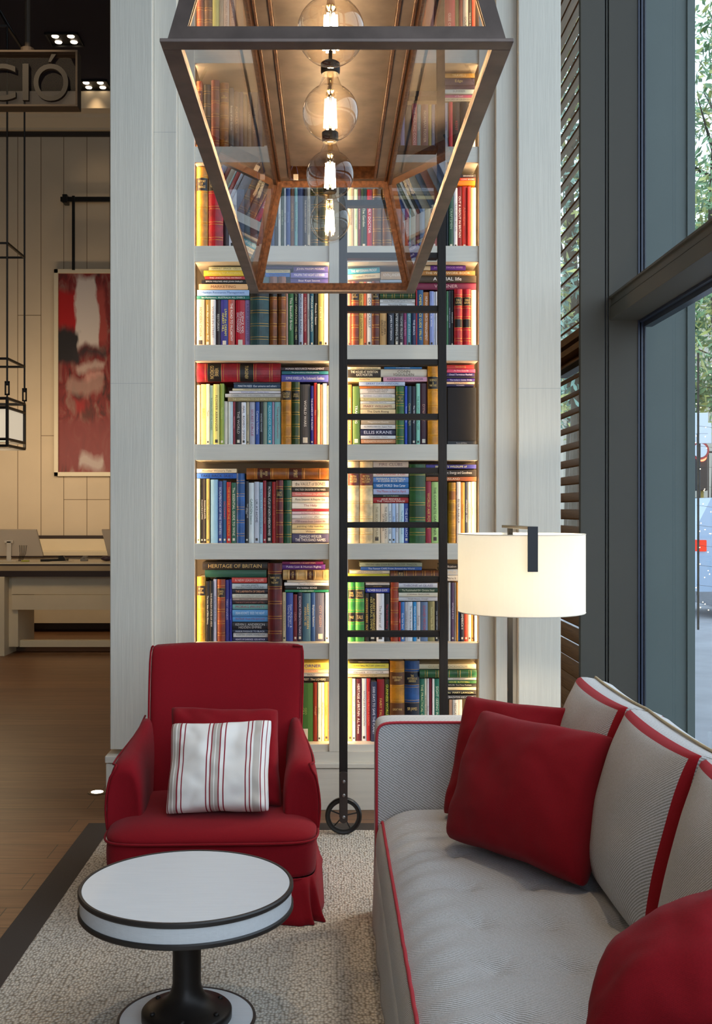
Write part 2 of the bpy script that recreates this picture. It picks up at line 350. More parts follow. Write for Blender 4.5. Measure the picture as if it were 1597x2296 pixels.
# ------------------------------------------------------------------ books
SPY = 5.675
def bookmat(hexc, kind):
    k = 'book_%s_%s' % ('leather' if kind in 'LM' else 'cover', hexc)
    if kind in 'LM': return mat(k, hexc, .38, vary=.45, vscale=22, bump=.3, bscale=120, spec=.5)
    return mat(k, hexc, .45, vary=.06, vscale=30)
PAGES = mat('book_pages', 'e8dcc0', .9, vary=.1, vscale=1, bstretch=(900, 3, 900))
GILT = mat('gilt_tooling', 'c89a48', .35, metal=.6)
BN = [0]; BL = []
def book(kind, x0, x1, z0, z1, hexc, desc, text, tcol, row, bay, tilt=0):
    V = kind in 'VL'; Lh = kind in 'LM'
    ln = (z1-z0) if V else (x1-x0); th = (x1-x0) if V else (z1-z0)
    th -= .0008; ln -= 0.0006
    rnd = random.Random(int(x0*9973+z0*7919)*31+BN[0]); BN[0] += 1
    ys = SPY+rnd.uniform(-.004, .012)-(.008 if Lh else 0)
    dep = min(.24, max(.11, (ln*.68 if V else ln*.66))); 
    bul = (min(.014, th*.22) if Lh else min(.004, th*.12)); h = th/2
    cx = (x0+x1)/2
    def mp(l, t, d):
        p = (cx+t, ys+d, z0+l) if V else (x0+.0003+l, ys+d, (z0+z1)/2+t)
        return Vector(p)
    nb = 0; bands = []
    if Lh:
        nb = 5 if ln > .2 else 4
        bands = [ln*(k+.6)/(nb+.2) for k in range(nb)] if not V else [ln*(.12+.76*k/(nb-1)) for k in range(nb)]
    ls = [0, ln]
    for c in bands: ls += [c-.0072, c-.0056, c-.005, c-.0025, c+.0025, c+.005, c+.0056, c+.0072]
    ls = sorted(ls); bm = BM(); rings = []
    nt_ = 9 if Lh else 5
    for l in ls:
        e = 1.0
        ex = .0022 if any(abs(l-c) < .003 for c in bands) else 0
        r = []
        for k in range(nt_):
            t = -h+th*k/(nt_-1); r.append(mp(l, t, -bul*(1-(t/h)**2)-ex*(1-(t/h)**4)))
        w = min(.0025, h*.3)
        r += [mp(l, h, dep), mp(l, h-w, dep), mp(l, h-w, .004), mp(l, -h+w, .004), mp(l, -h+w, dep), mp(l, -h, dep)]
        rings.append(r)
    RR = loft(bm, rings)
    gset = set()
    for i, l in enumerate(ls[:-1]):
        if any(abs(abs((l+ls[i+1])/2-c)-.0064) < .0003 for c in bands): gset.update((v, i) for v in RR[i][:nt_])
    gv = {}
    for v, i in gset: gv.setdefault(i, set()).add(v)
    for i, S_ in gv.items():
        nx = set(RR[i+1][:nt_])
        for f in bm.faces:
            if len(f.verts) == 4 and all((q in S_) or (q in nx) for q in f.verts): f.material_index = 1
    rot = Matrix.Rotation(math.radians(tilt), 3, 'Y') if tilt else None
    piv = Vector((cx, ys, (z0+z1)/2))
    o = obj('book', bm, [bookmat(hexc, kind), GILT] if Lh else bookmat(hexc, kind), rot=rot, pivot=piv)
    def rb(b): 
        if rot is not None: bmesh.ops.rotate(b, cent=piv, matrix=rot, verts=b.verts)
    bm = BM(); w = min(.0027, h*.32); g = .003
    a = mp(g, -h+w, .006); b2 = mp(ln-g, h-w, dep-.004)
    box(bm, min(a.x, b2.x), max(a.x, b2.x), a.y, b2.y, min(a.z, b2.z), max(a.z, b2.z)); rb(bm)
    obj('page_block', bm, PAGES, o)
    def patch(name, l0, l1, m, lift, inset=0.0):
        bm = BM(); K = 8
        P = []
        for l in (l0, l1):
            P.append([bm.verts.new(mp(l, (-h+inset)+(th-2*inset)*k/K, -bul*(1-((-h+inset+(th-2*inset)*k/K)/h)**2)-lift)) for k in range(K+1)])
        for k in range(K): bm.faces.new((P[0][k], P[0][k+1], P[1][k+1], P[1][k]))
        rb(bm); return obj(name, bm, m, o, fix=False)
    ty = -bul-.0012
    if text:
        tm = mat('lettering_'+(tcol if not Lh else 'gilt'), tcol if not Lh else 'e0bc70', .5)
        if Lh:
            lm = mat('spine_label_'+tcol, tcol, .4)
            for q, tt in enumerate(text.split('+')):
                k = (nb-2-2*q) if V else (0+2*q)
                if nb == 4 and V: k = 2-q*2
                l0, l1 = bands[k]+.0075, bands[k+1]-.0075 if k+1 < nb else ln-.01
                patch('spine_label', l0, l1, lm, .0008, .0006)
                if tt.strip():
                    c = mp((l0+l1)/2, 0, ty-.0006); tt2 = tt.replace('/', '\n')
                    if V: lettering('title', tt2, c, (1, 0, 0), (0, 0, 1), th*.66, (l1-l0)*.62, tm, o)
                    else: lettering('title', tt2, c, (0, 0, -1), (1, 0, 0), th*.7, (l1-l0)*.62, tm, o)
        else:
            tt = text.replace('/', '\n'); nl = tt.count('\n')+1
            hh = min(th*(.50 if nl == 1 else .74), .0125*nl if V else .02*nl)
            c = mp(ln*(.52 if V else .5), 0, ty)
            if rot is not None:
                ax, ay = (rot @ Vector((1, 0, 0)), rot @ Vector((0, 0, 1))); c = piv+rot @ (c-piv)
                lettering('title', tt, c, ax, ay, ln*.8, hh, tm, o, .5)
            elif V: lettering('title', tt, c, (0, 0, -1), (1, 0, 0), ln*.8, hh, tm, o, .5)
            else: lettering('title', tt, c, (1, 0, 0), (0, 0, 1), ln*.82, hh, tm, o, .5)
    if not Lh and V and rnd.random() < .55 and th > .012:
        lum = sum(int(hexc[i:i+2], 16) for i in (0, 2, 4))
        patch('publisher_mark', .012, .012+th*.55, mat('mark_dark', '3a3430', .5) if lum > 380 else mat('mark_pale', 'd8d0c0', .5), .0007, th*.26)
    o['category'] = 'book'; o['group'] = 'books on the %s shelf up, %s bay' % (row, bay)
    BL.append((o, desc, V, row, bay)); return o
ROWS = {}
ROWS[('fifth', 'left', 4, 420, 560, 4.697)] = '''
V|90 183 525|f3bf9b|peach paperback about modern China|MODERN CHINA|c2503c
V|186 243 525|a98a3e|gold paperback|some days out of winter IBIZ|f4ead0
V|246 300 525|e8e2e0|white paperback with grey title|VOICES IN STREET|8a8488
V|303 348 525|2e1f22|blackish brown paperback|RESTORAN|d8d0c0
V|352 430 525|2f2f86|indigo paperback with yellow title|LIVIN' the DREAM/HARRY HILL|e8e040
V|432 500 525|b8584a|brick red paperback about the road|THE ROAD TO McCARTHY|f4f0e8
V|508 608 525|c01028|scarlet science and technology dictionary|SCIENCE AND/TECHNOLOGY/DICTIONARY|f4e8e8
V|610 660 525|8a78b0|lavender paperback|A NURSE GRANNIE'S SAMP|3a3468
L|664 862 292|1f4648|wide teal leather book|SUMMERTIME|101416
L|868 950 287|8a4a18|first tan leather book|  |20140c
L|958 1040 287|8a4a18|second tan leather book|  |20140c
V|1042 1062 358|c8a090|thin pinkish book||
V|1065 1121 358|2f6a3c|green book with script title|This Beautiful Britain|ece8d8
V|1124 1169 358|1c1c20|black military operations book|MILITARY OPERATIONS 1945-1984|e8e0a0
V|1172 1221 358|9fb0cc|pale blue horse racing book|WORLD HORSE RACING|1c2030
V|1224 1262 358|8a1428|crimson book on the industrial revolution|INDUSTRIAL REVOLUTION|e0b0a0
V|1265 1290 358|ece4da|off-white thin book|COLLECTED|605850
V|1293 1331 358|1f5a78|blue garden plants book|POPULAR GARDEN PLANTS|e8e8e0
V|1335 1375 358|181818|black motor racing book|Formula 1 Season|f0f0f0
V|1378 1435 358|b8ae66|olive poetry book|POETRY|f0ecc0
V|1438 1483 358|f4efe0|cream book||
H|85 660 488 522|1f7268|teal green book about Australia|Ian McNamara  AUSTRALIA ALL OVER 2|f0f0e8
H|105 655 425 486|a8c8f0|sky blue human resource book|Human Resource Management|3c60a0
H|123 640 362 422|f0bd85|apricot marketing book|MARKETING|905820
H|150 630 315 359|151010|black book about mysteries|SIMON WELFARE AND JOHN FAIRLEY|f0e8e0
H|185 620 278 312|c03a3a|red book about a patriot|THE UNEXPECTED PATRIOT|f4dcd0
H|172 600 216 275|e8c840|bright yellow book|Something for Australians|f4e490
H|225 590 179 214|e8e0a8|pale yellow book on cells|HARRIET GRACE   CELLS|706840
H|1087 1483 297 352|4a3a8c|purple book about secrets|Best Kept Secret|e8e0f0
H|1090 1483 239 294|6a6ac0|lilac blue night book|MAUPIN THE NIGHT LISTENER|f0f0ff
H|1118 1483 176 234|4a3a90|violet mosaic book|JOHN MAXIM MOSAIC|f4ecf4
H|822 1082 241 284|2a70c8|bright blue paperback|A Sea War Diary|101850
H|825 1084 204 239|e8dcb0|straw coloured paperback|Crossbedford Adrian Trigner|605030
H|800 1112 172 202|2a2058|dark purple book||
'''
ROWS[('fifth', 'right', 4, 740, 560, 4.563)] = '''
V|182 213 328|e86a58|coral red book|RADIO|f8d8d0
L|217 296 328|94401c|chestnut leather book|LIBRARY/OF/HISTORY|1c0e08
V|298 344 328|f0c860|yellow steam power book|PICTORIAL HISTORY OF STEAM POWER|604020
V|346 376 328|e06838|orange red book|KITCHEN|f8d0b0
V|378 428 328|f0ece4|white do-it-yourself book|DO-IT-YOURSELF|203050
L|430 505 322|6a2c1c|dark maroon leather book|HISTORY/OF/EUROPE|140a08
M|510 872 440 500|1f4a22|green leather book||
H|512 873 503 539|e8e8e6|white paperback|Louise Voltaire and Cardin Davies|505050
H|512 873 541 577|e4e4e4|second white paperback|Veronica Moore|505050
H|514 870 579 613|c8bca8|sand coloured paperback||
V|512 583 616|e0b070|tan paperback with brown lettering|PHILIPPA/GREGORY|604020
V|590 656 616|1c2434|night blue paperback|JAMES PATTERSON|f0f0f4
V|659 706 616|141414|black interviewing paperback|INTERVIEWING FILE|ece8e0
V|708 754 616|3c3438|charcoal paperback|HOME FRONT|d0c8c0
V|757 787 616|8c2a60|magenta paperback|a Secret Terrace|f0c0d8
V|790 836 616|5a98a8|grey teal paperback|QUEST of a blind tomb|e0ecf0
V|840 878 616|1c3058|navy paperback about a shack|THE SHACK|f0f0f4
V|880 893 412|b02030|thin bright red book||
V|895 955 412|1a5080|blue camera price guide|CAMERA PRICE GUIDE 1996-97|f0d860
V|957 1018 430|c07838|copper coloured book|HUMAN RESOURCE MANAGEMENT|f8e8d8
V|1020 1062 425|8898d0|periwinkle writing book|how to write|f0f0f8
V|1065 1079 425|e8ecf0|thin white book||
V|1081 1098 425|dcdce0|thin pale grey book||
V|1195 1215 420|4a8058|thin sage green book|GARDEN|e0e8d8
V|1217 1237 415|18202c|ink blue book|THE ROAD ATLAS OF BRITAIN|d0d8e0
V|1239 1268 412|1c1c1c|black mansions book|MANSIONS|f0f0f0
L|1270 1355 407|b81428|first scarlet leather book|FABLE/LOUISE+ |150a0a
L|1358 1445 407|b81428|second scarlet leather book|FABLE/LOUISE+ |150a0a
V|1450 1504 407|f8e8c0|thick cream book||
H|880 1500 336 404|7a2040|burgundy composer book|WAGNER|d8b0b0
H|905 1504 263 334|40301c|tiger-striped animal life book|ANIMAL life|f4f0e8
H|930 1488 211 260|b88040|golden brown woodwork book|THE WOODWORK BOOK|f4e4b8
H|1030 1390 147 209|5a2088|purple hollywood paperback|Jackie HOLLYWOOD WIVES|d8a8e8
H|950 1028 167 209|e0c8a0|small beige paperback||
T|180 512 182 240|3aa0b8|tilted turquoise paperback|THE ABYSSINIAN PROOF|f0f4f4
T|180 515 245 296|e8d8b0|tilted ivory paperback|Ysabel Mitton|908060
H|520 790 226 304|b89c78|khaki paperback|KEVIN J ANDERSON|f0e8d8
H|515 780 306 330|a8b8c8|ice blue paperback||
'''
ROWS[('fourth', 'left', 3, 420, 790, 4.697)] = '''
M|85 985 116 312|9c1226|huge crimson leather book|VERRE/GORDON+TURGENEV|150c08
H|990 1488 151 192|201828|blackish human resource book|HUMAN RESOURCE MANAGEMENT|ece8f0
H|995 1488 197 230|1a6878|petrol blue painting book|The great century of British painting|e0f0f0
H|992 1488 234 309|4a4fa8|royal blue paperback|SOPHIE KINSELLA The Undomestic Goddess|e8e4f4
V|85 136 340|b0a898|taupe book||
V|143 197 335|f0e080|lemon yellow book|BIRDS|c0a050
V|200 235 333|f8f0c8|ivory book|Taste|706040
V|237 273 345|b8d8c8|mint book|ROMAN MEDIEVAL HOMES|507868
V|276 339 335|e8dc80|yellow flower arranger book|FLOWER ARRANGER|605030
V|343 388 328|8ca040|leaf green book|Gardens|b8c878
V|388 426 513|d8d4c8|small bone white book||
V|432 482 518|b8ccd4|pale grey blue book||
V|484 508 520|7c1c30|thin wine red book|National Writers|e0a0a8
V|510 568 520|1a1a1e|black paperback with globe|THE WORLD|c8c0b8
V|571 619 525|e4e6ee|white paperback with black title|MAIL  ROMEO SPIKES|404050
V|621 652 520|b8a888|fawn paperback|An Anthology of Clues|605038
V|655 713 520|b8b8c8|silvery lilac paperback|SECRET CIRCLE|a03860
V|718 762 520|2850a0|cobalt blue paperback|Curious Incidents|e0e8f4
V|764 797 520|12141c|thin black paperback|ANDREI MAKINE|b8c0c8
V|799 841 520|8c9a88|grey green paperback||
V|843 893 520|2a90a8|aqua blue paperback|ALEXANDER MCCALL|b0e0e8
V|895 917 520|a890a8|thin mauve paperback|WE MUST|604858
V|920 984 520|8cc8c8|pale turquoise training book|Training and Development|a03040
L|992 1099 312|c08018|amber leather book|CASTLE/ROOM|2c1808
L|1102 1186 312|2f4a1c|olive green leather book|HOUSE/OF GEMS|141408
V|1190 1295 335|4a4440|thick grey brown world wars book|WORLD WARS|e8e4dc
V|1298 1330 352|181880|ultramarine islands book|THE ISLANDS OF THE PACIFIC|f0f0ff
V|1333 1367 318|b82820|bright red tall book|Flora|e0a080
V|1369 1398 330|f4e8b0|vanilla book|Winters|a08850
V|1400 1424 338|c08060|terracotta book||
V|1428 1470 325|fbf6e8|bright white book||
V|1474 1489 350|c8b898|thin biscuit book||
H|428 985 474 517|988860|moss brown paperback|THE COMPANION TO OLD WORLD SYSTEM|e0d8a8
H|398 988 434 472|d4cfc8|light grey flowers book|CHARLOTTE HELLMAN   FLOWERS|8c8880
H|442 985 407 432|e0dce0|pale business paperback|INSTANT IMPACT  Caroline Adams|3040a0
H|475 985 380 405|d8cca8|cream language paperback|WORKING WITH FRENCH  Margaret Mitchell|302818
H|490 985 333 378|26405c|slate blue universe paperback|MARTIN REES  Our universe and others|e0e8f0
H|484 985 313 331|4a5058|thin steel grey paperback||
'''
ROWS[('fourth', 'right', 3, 740, 790, 4.563)] = '''
H|182 520 148 176|e4d8b0|pale straw paperback|MARY WESLEY  SECOND FIDDLE|504830
H|182 520 178 256|241c14|dark brown riverside house paperback|THE HOUSE AT RIVERTON/KATE MORTON|f0e8d0
H|182 525 259 300|ecd898|buttery paperback with red end|Honey Tea|c03040
H|555 943 148 168|2070b0|blue paperback with red end|SECRETS OF SUMMER|d8e8f4
H|520 995 170 250|d8d4c4|ivory paperback about wars|CONN/IGGULDEN|5c5040
H|545 995 253 299|d8a0b8|pink paperback|RAINBOW LOVE CHOIR|604058
H|298 768 302 342|c8d4e8|blue white and red London book|GREAT DAYS LONDON|3c60a8
H|303 668 345 367|e07828|orange paperback|Three Faces of Love  Sheila Tate|401808
H|308 668 369 421|d8d0c8|light grey flame paperback|ACROSS THE FLAME/JONATHAN WILD|706860
H|310 668 425 465|e4e0dc|whitish paperback|BEHIND CLOSED DOORS|8888a0
H|312 668 467 495|e0d4a0|sandy yellow paperback|PELHAM MANSIONS  SUZANNE THOMAS|706030
H|312 668 497 525|e4e4e4|clean white paperback|Philippa Laker  Quiver me|606068
H|312 668 527 577|dccca8|beige saga paperback|MARY WILLIAMS|904030
H|312 672 581 637|e8d0a0|warm cream paperback|The Dark Rising|402010
H|315 672 640 689|a8a090|stone paperback||
H|318 672 692 739|a89880|grey brown paperback|Negotiated Events|f0e8d8
H|315 672 741 784|d8d8d8|pale grey paperback|ALL WORDS FOR YOU  Stephen Weber|404048
H|312 672 786 850|232444|midnight blue paperback|ELLIS KRANE|d8d8e8
H|315 675 852 886|d8dce0|cool white paperback|Philippa Laker  Mozells|606068
H|318 675 888 931|d0946c|salmon brown paperback|ELIZABETH WOODCRAFT|f0d8b8
V|182 223 328|e88838|orange antiques book|MEMOIRS OF AN ANTIQUE|f8e0c0
V|232 307 345|5a7a38|green training book|TRAINING|f4f4f4
L|676 760 350|2a6a34|emerald leather book|CIRCLE/OF/NATURE|1c4424
V|766 794 343|2048b8|vivid blue book|The natural way to sleep|f0f0f8
V|796 834 345|1c3848|deep teal book|Claims to TV FILM|c8b878
V|838 880 345|1c2030|dark navy book|The Writing Way|e0e0e8
V|884 922 318|88ccb8|aqua green book|THE HOSPITAL ANALYSER|286858
V|925 996 316|3c1c2c|aubergine book|DYNASTY|c08878
L|998 1106 142|c88810|tall golden leather book|SCIENCE/&/NATURE|140c08
H|1197 1475 128 171|b83030|brick red thick book|Gardening|d8b060
H|1197 1487 173 208|d04870|rose pink paperback|As Time Goes By|f8e8ec
H|1197 1480 209 245|302060|deep violet paperback|Dead Terminus Rachel|e8e0f0
H|1197 1487 247 265|201018|thin blackish paperback||
H|1197 1483 267 297|3c2080|purple bride paperback|The Italian's Stolen Bride|f0f0f8
H|1197 1483 299 323|ecc8a0|flesh coloured paperback|Rescue Their Son|503020
H|1197 1475 325 350|241848|dark indigo paperback|MODERN|e0d8f0
'''
ROWS[('third', 'left', 2, 420, 1010, 4.697)] = '''
V|95 135 297|f8e8b0|pale cream book|FINDING DURRES|b0904c
V|137 168 297|241a12|first dark brown reference book|Everyman's Book of ATOMS|f0e8d8
V|170 201 297|241a12|second dark brown reference book|Everyman's Book of SHIPS|f0e8d8
V|203 236 297|d0b060|mustard book|ANCREUT  David Moseley|302010
V|245 321 305|90bcd8|light blue patterned book||
V|323 369 322|40508c|slate blue scrapbook|SCRAPBOOK OF THE THIRTIES|b8c8d8
V|372 412 315|205888|medium blue book|DICTIONARY|c03040
V|415 460 330|b02420|red olympics book|THE HISTORY OF THE OLYMPICS|e8a030
V|465 516 338|205c48|green wine guide|The ESSENTIAL GUIDE TO WINE|ece8d0
L|520 607 240|1858a0|tall blue leather book|  |104880
V|610 645 322|201c1c|black book about Athens|THE GREAT CITIES/ATHENS|e8e0d8
V|647 702 338|e0e8e8|white garden basics book|GARDEN basics|306048
V|705 756 328|c8ccd8|silver grey book about home|UK AT HOME|404858
V|758 795 335|a8c8dc|baby blue book|THE PEAK FULL EXPERIENCED BOOK|406888
V|797 832 315|a02030|ruby book on revolution|AGE OF REVOLUTION|d8a888
V|834 893 328|1a1818|black pictorial wine atlas|PICTORIAL ATLAS OF NORTH AMERICAN WINES|e8e4e0
V|895 936 330|a81c20|red hardback|PLACES OF THE FAMOUS|d06050
L|938 1013 314|6c1420|burgundy leather book|LOVE/SPELLS|1c0c0c
L|1016 1099 314|1c5838|bottle green leather book|  |18482e
H|98 520 192 236|ecdcb8|cream paperback|Another Winter's Tale|706040
H|98 520 239 295|2a60b8|bright blue skies paperback|TAKE BACK SKIES|101c40
M|625 1495 186 306|a05c1c|long honey leather book|BOOK/OF/COOKERY+SPIRIT|4c1c12
H|1103 1495 318 388|f0dcc0|ivory vault of bones paperback|the VAULT of BONES|605040
H|1103 1495 391 434|201812|black daughter paperback|KING TUDE  DAUGHTER OF THE WINDS|e8e0d0
H|1103 1495 436 485|e08078|salmon pink paperback|Gwen Whittaker the giftsmith|f8e8d8
H|1103 1495 489 549|f0e4cc|pale parchment paperback|Mona Simpson  A Regular Guy|403020
H|1103 1495 552 613|f4ece0|off-white paperback about help|The Help|a03838
H|1103 1495 616 640|b82838|thin red paperback|JEAN KENT|f0c880
H|1103 1495 643 675|e8c8cc|blush pink paperback|A Garden of Roses|a05068
H|1103 1495 678 719|e8e0dc|plain whitish paperback|a summer affair|908888
H|1103 1495 721 771|c8b0a8|dusty rose paperback|1700 scenes from London life|704858
H|1103 1495 774 828|e8d098|pale gold paperback|painting ruby tuesday|604828
H|1103 1495 831 875|ecd8ac|sand yellow paperback|Wilson|201810
H|1103 1497 878 970|403c60|thick dusky purple paperback|DJANGO WEXLER/THE THOUSAND NAMES|f0f0f0
'''
ROWS[('third', 'right', 2, 740, 1010, 4.563)] = '''
L|183 298 103|e8cc98|first cream leather natural history book|BRITISH/NATURAL/HISTORY|5c1c10
L|300 440 103|e8cc98|second cream leather natural history book|BRITISH/NATURAL/HISTORY|5c1c10
H|443 805 105 173|d8c8b8|pale rose grey paperback|FIRE CLUBS|806860
H|443 805 175 207|8c6860|mauve brown paperback||
H|443 805 209 269|ecdcd0|whitish paperback with red title|One summer a cliff|c05040
H|443 805 272 331|5a88c8|sky blue paperback|BARBARA WHITNELL/A CLEAR BLUE SKY|f0e8c8
H|443 805 333 388|2068a8|deep blue night paperback|NIGHT WORLD  Brian Carter|e8f0f8
H|443 808 392 451|a8b4d8|powder blue paperback|The Moon is Red in April|b03848
H|443 806 454 478|1a2820|thin dark green paperback|BIG TOP MURDERS|c0d0b8
H|443 806 480 537|a81c1c|red novel with orange end|JANE BRINDLE/THE TALLOW IMAGE|f4e0d0
V|443 517 540|d4c4a0|thick sand paperback|THE SECOND PLANE|807050
V|520 596 540|d8ccb8|thick oatmeal paperback|THE INTERPRETATION/OF MURDER|605040
V|598 632 540|d8e0e4|cool white standing paperback|THE RUINS OF TIME|303840
V|634 670 540|a8c4e8|baby blue paperback|Ella's Island|4068a8
V|672 706 540|ccd4e0|pale blue grey paperback|The Heart of One|606880
V|708 758 540|b8d4e0|icy aqua paperback|The Way You Look|4888a0
V|760 808 540|3850a0|denim blue paperback|THE LIFE COACH|e8e8f4
L|812 978 142|1f5a2c|broad dark green leather book|  +  |143c20
V|982 1038 315|982038|maroon air power book|WORLD AIR POWER|d8b458
V|1042 1113 320|a8d080|light green gardening book|THE COMPLETE GARDENER|203020
H|984 1515 144 186|3a3c98|violet blue wildlife book|BRITAIN'S WILDLIFE of|f0f090
H|985 1520 196 266|221810|dark chocolate cookery book|VOGUES   Color, Energy and Goodness|e8e0d8
H|985 1520 269 313|a05830|rust brown Thailand book|THAILAND|f0d8b8
L|1215 1288 327|b88410|mustard leather book|  |885008
V|1298 1340 320|f0e8e0|white cricket book|PETER ROEBUCK|504840
V|1342 1382 325|e0a048|orange tan book|Wanderlust|a06020
V|1384 1413 320|404858|slate grey book|MYTHOLOGY  TOPPER|c8d0d8
V|1416 1447 320|f4ecd8|creamy book|LOST FLOWERS|a08860
V|1450 1484 318|f8f0d8|bright cream book|Harvest|c0a070
V|1488 1518 318|f4e0a8|soft yellow book||
'''
ROWS[('second', 'left', 1, 420, 1230, 4.697)] = '''
L|105 192 294|e0a828|yellow leather book|HISTORY/OF/FLOWERS|2c1c08
V|195 235 342|221c18|black atlas of bible history|The Lion Atlas of Bible History|f0f0e0
V|238 272 338|141210|thin jet black book|THE ENGLISH STATE OF VIEW|d8d0c8
V|274 308 322|c4c8dc|pale lilac europe book|PORTRAIT OF EUROPE|585870
L|318 400 322|9c4020|russet leather book|CAROL/JANE|2c1408
V|402 438 330|3c3888|blue violet football book|TERRY VENABLES|c8c0e0
V|442 471 325|1c208c|thin royal blue book|The British Gardens Companion|a8b0e8
H|160 845 143 224|302820|black heritage book with gold title|HERITAGE OF BRITAIN|d8b870
H|185 835 226 303|2c5c48|plain dark green book||
H|470 840 305 361|c84840|tomato red dog book|A NEW LEASH ON LIFE|f4c8c0
H|473 845 368 425|b8c4c8|grey white unhallowed paperback|GILLIAN WHITE/UNHALLOWED GROUND|404c54
H|475 848 429 475|201c28|black labyrinth paperback|THE LABYRINTH OF DREAMS|e8a878
H|475 848 478 520|d0ccbc|stone coloured paperback|THE TOWERS OF SILENCE|908c80
H|475 848 523 548|c8b0a0|dusty beige paperback|Elise Stewart  The Rose Reef|503830
H|475 848 550 585|241418|blackish red paperback|THE BOTTOMS ROBERT LITTELL|b07060
H|475 850 588 641|7cb0a4|sea green paperback|MORAG PRUNTY|a83848
H|475 850 645 711|5a98cc|azure paperback with bulb|DEAN KOONTZ  SEIZE THE NIGHT|d8e8f0
H|475 850 714 773|5a9cd4|light azure comic paperback|Nick Revell  House of the Spirit Levels|901828
H|475 850 776 852|1c1c24|thick black empire paperback|KEVIN J. ANDERSON/HIDDEN EMPIRE|c8c4c0
H|475 850 854 888|18203c|thin navy paperback|INSIDE PASSAGE TO BLACK|d0d8e8
H|482 850 890 937|d8d4d0|white floaters paperback|FLOATERS  JOSEPH WAMBAUGH|485868
H|475 852 940 985|2c2850|midnight purple paperback|HEARTS OF DARKNESS  KERI ARTHUR|e0d8f0
L|850 1000 152|5c1018|broad oxblood leather book|THREE LIONS/ON/THE SHIRT|0c0808
V|1003 1039 460|d0c098|sand empire book|AMERIDGE Seats Along the Empire|504030
V|1041 1115 465|3850a0|thick denim blue book|Ewan McGregor &/Charley Boorman|c8d0e8
V|1117 1159 482|6c1c28|dark red hardback|LEGAL|b08080
V|1161 1212 462|241c3c|black purple business book|ECONOMIC INTERNATIONAL FINANCE|d0c8e0
V|1214 1300 468|487088|blue grey book with gold title|HARRY CORBIN/ANNUAL 85|e0c470
V|1302 1350 462|28508c|blue relations book|Employee Relations|d8e0e8
V|1352 1452 467|60647c|thick slate book|CITY GREEN|b89890
V|1455 1495 462|e0e8ec|icy white book||
H|1000 1432 138 166|7c1858|plum computing book|WINDOWS 7 IN EASY STEPS|f0d8a0
H|1000 1455 168 222|5c2a80|violet law book|Public Law & Human Rights|f0e8f4
M|1010 1495 224 329|c8a870|tan and cream leather book|PICTURES+HISTORY|3c140c
H|1050 1495 333 356|e4d8c0|thin cream book|Seasons|806848
H|1022 1495 358 391|f0ece8|long white book|Playwright Collection|606060
H|1030 1495 394 432|20201c|black edge book|the hidden EDGE|f0f0f0
H|1030 1495 434 460|187858|green flower expert book|FLOWER EXPERT|e8f0e0
'''
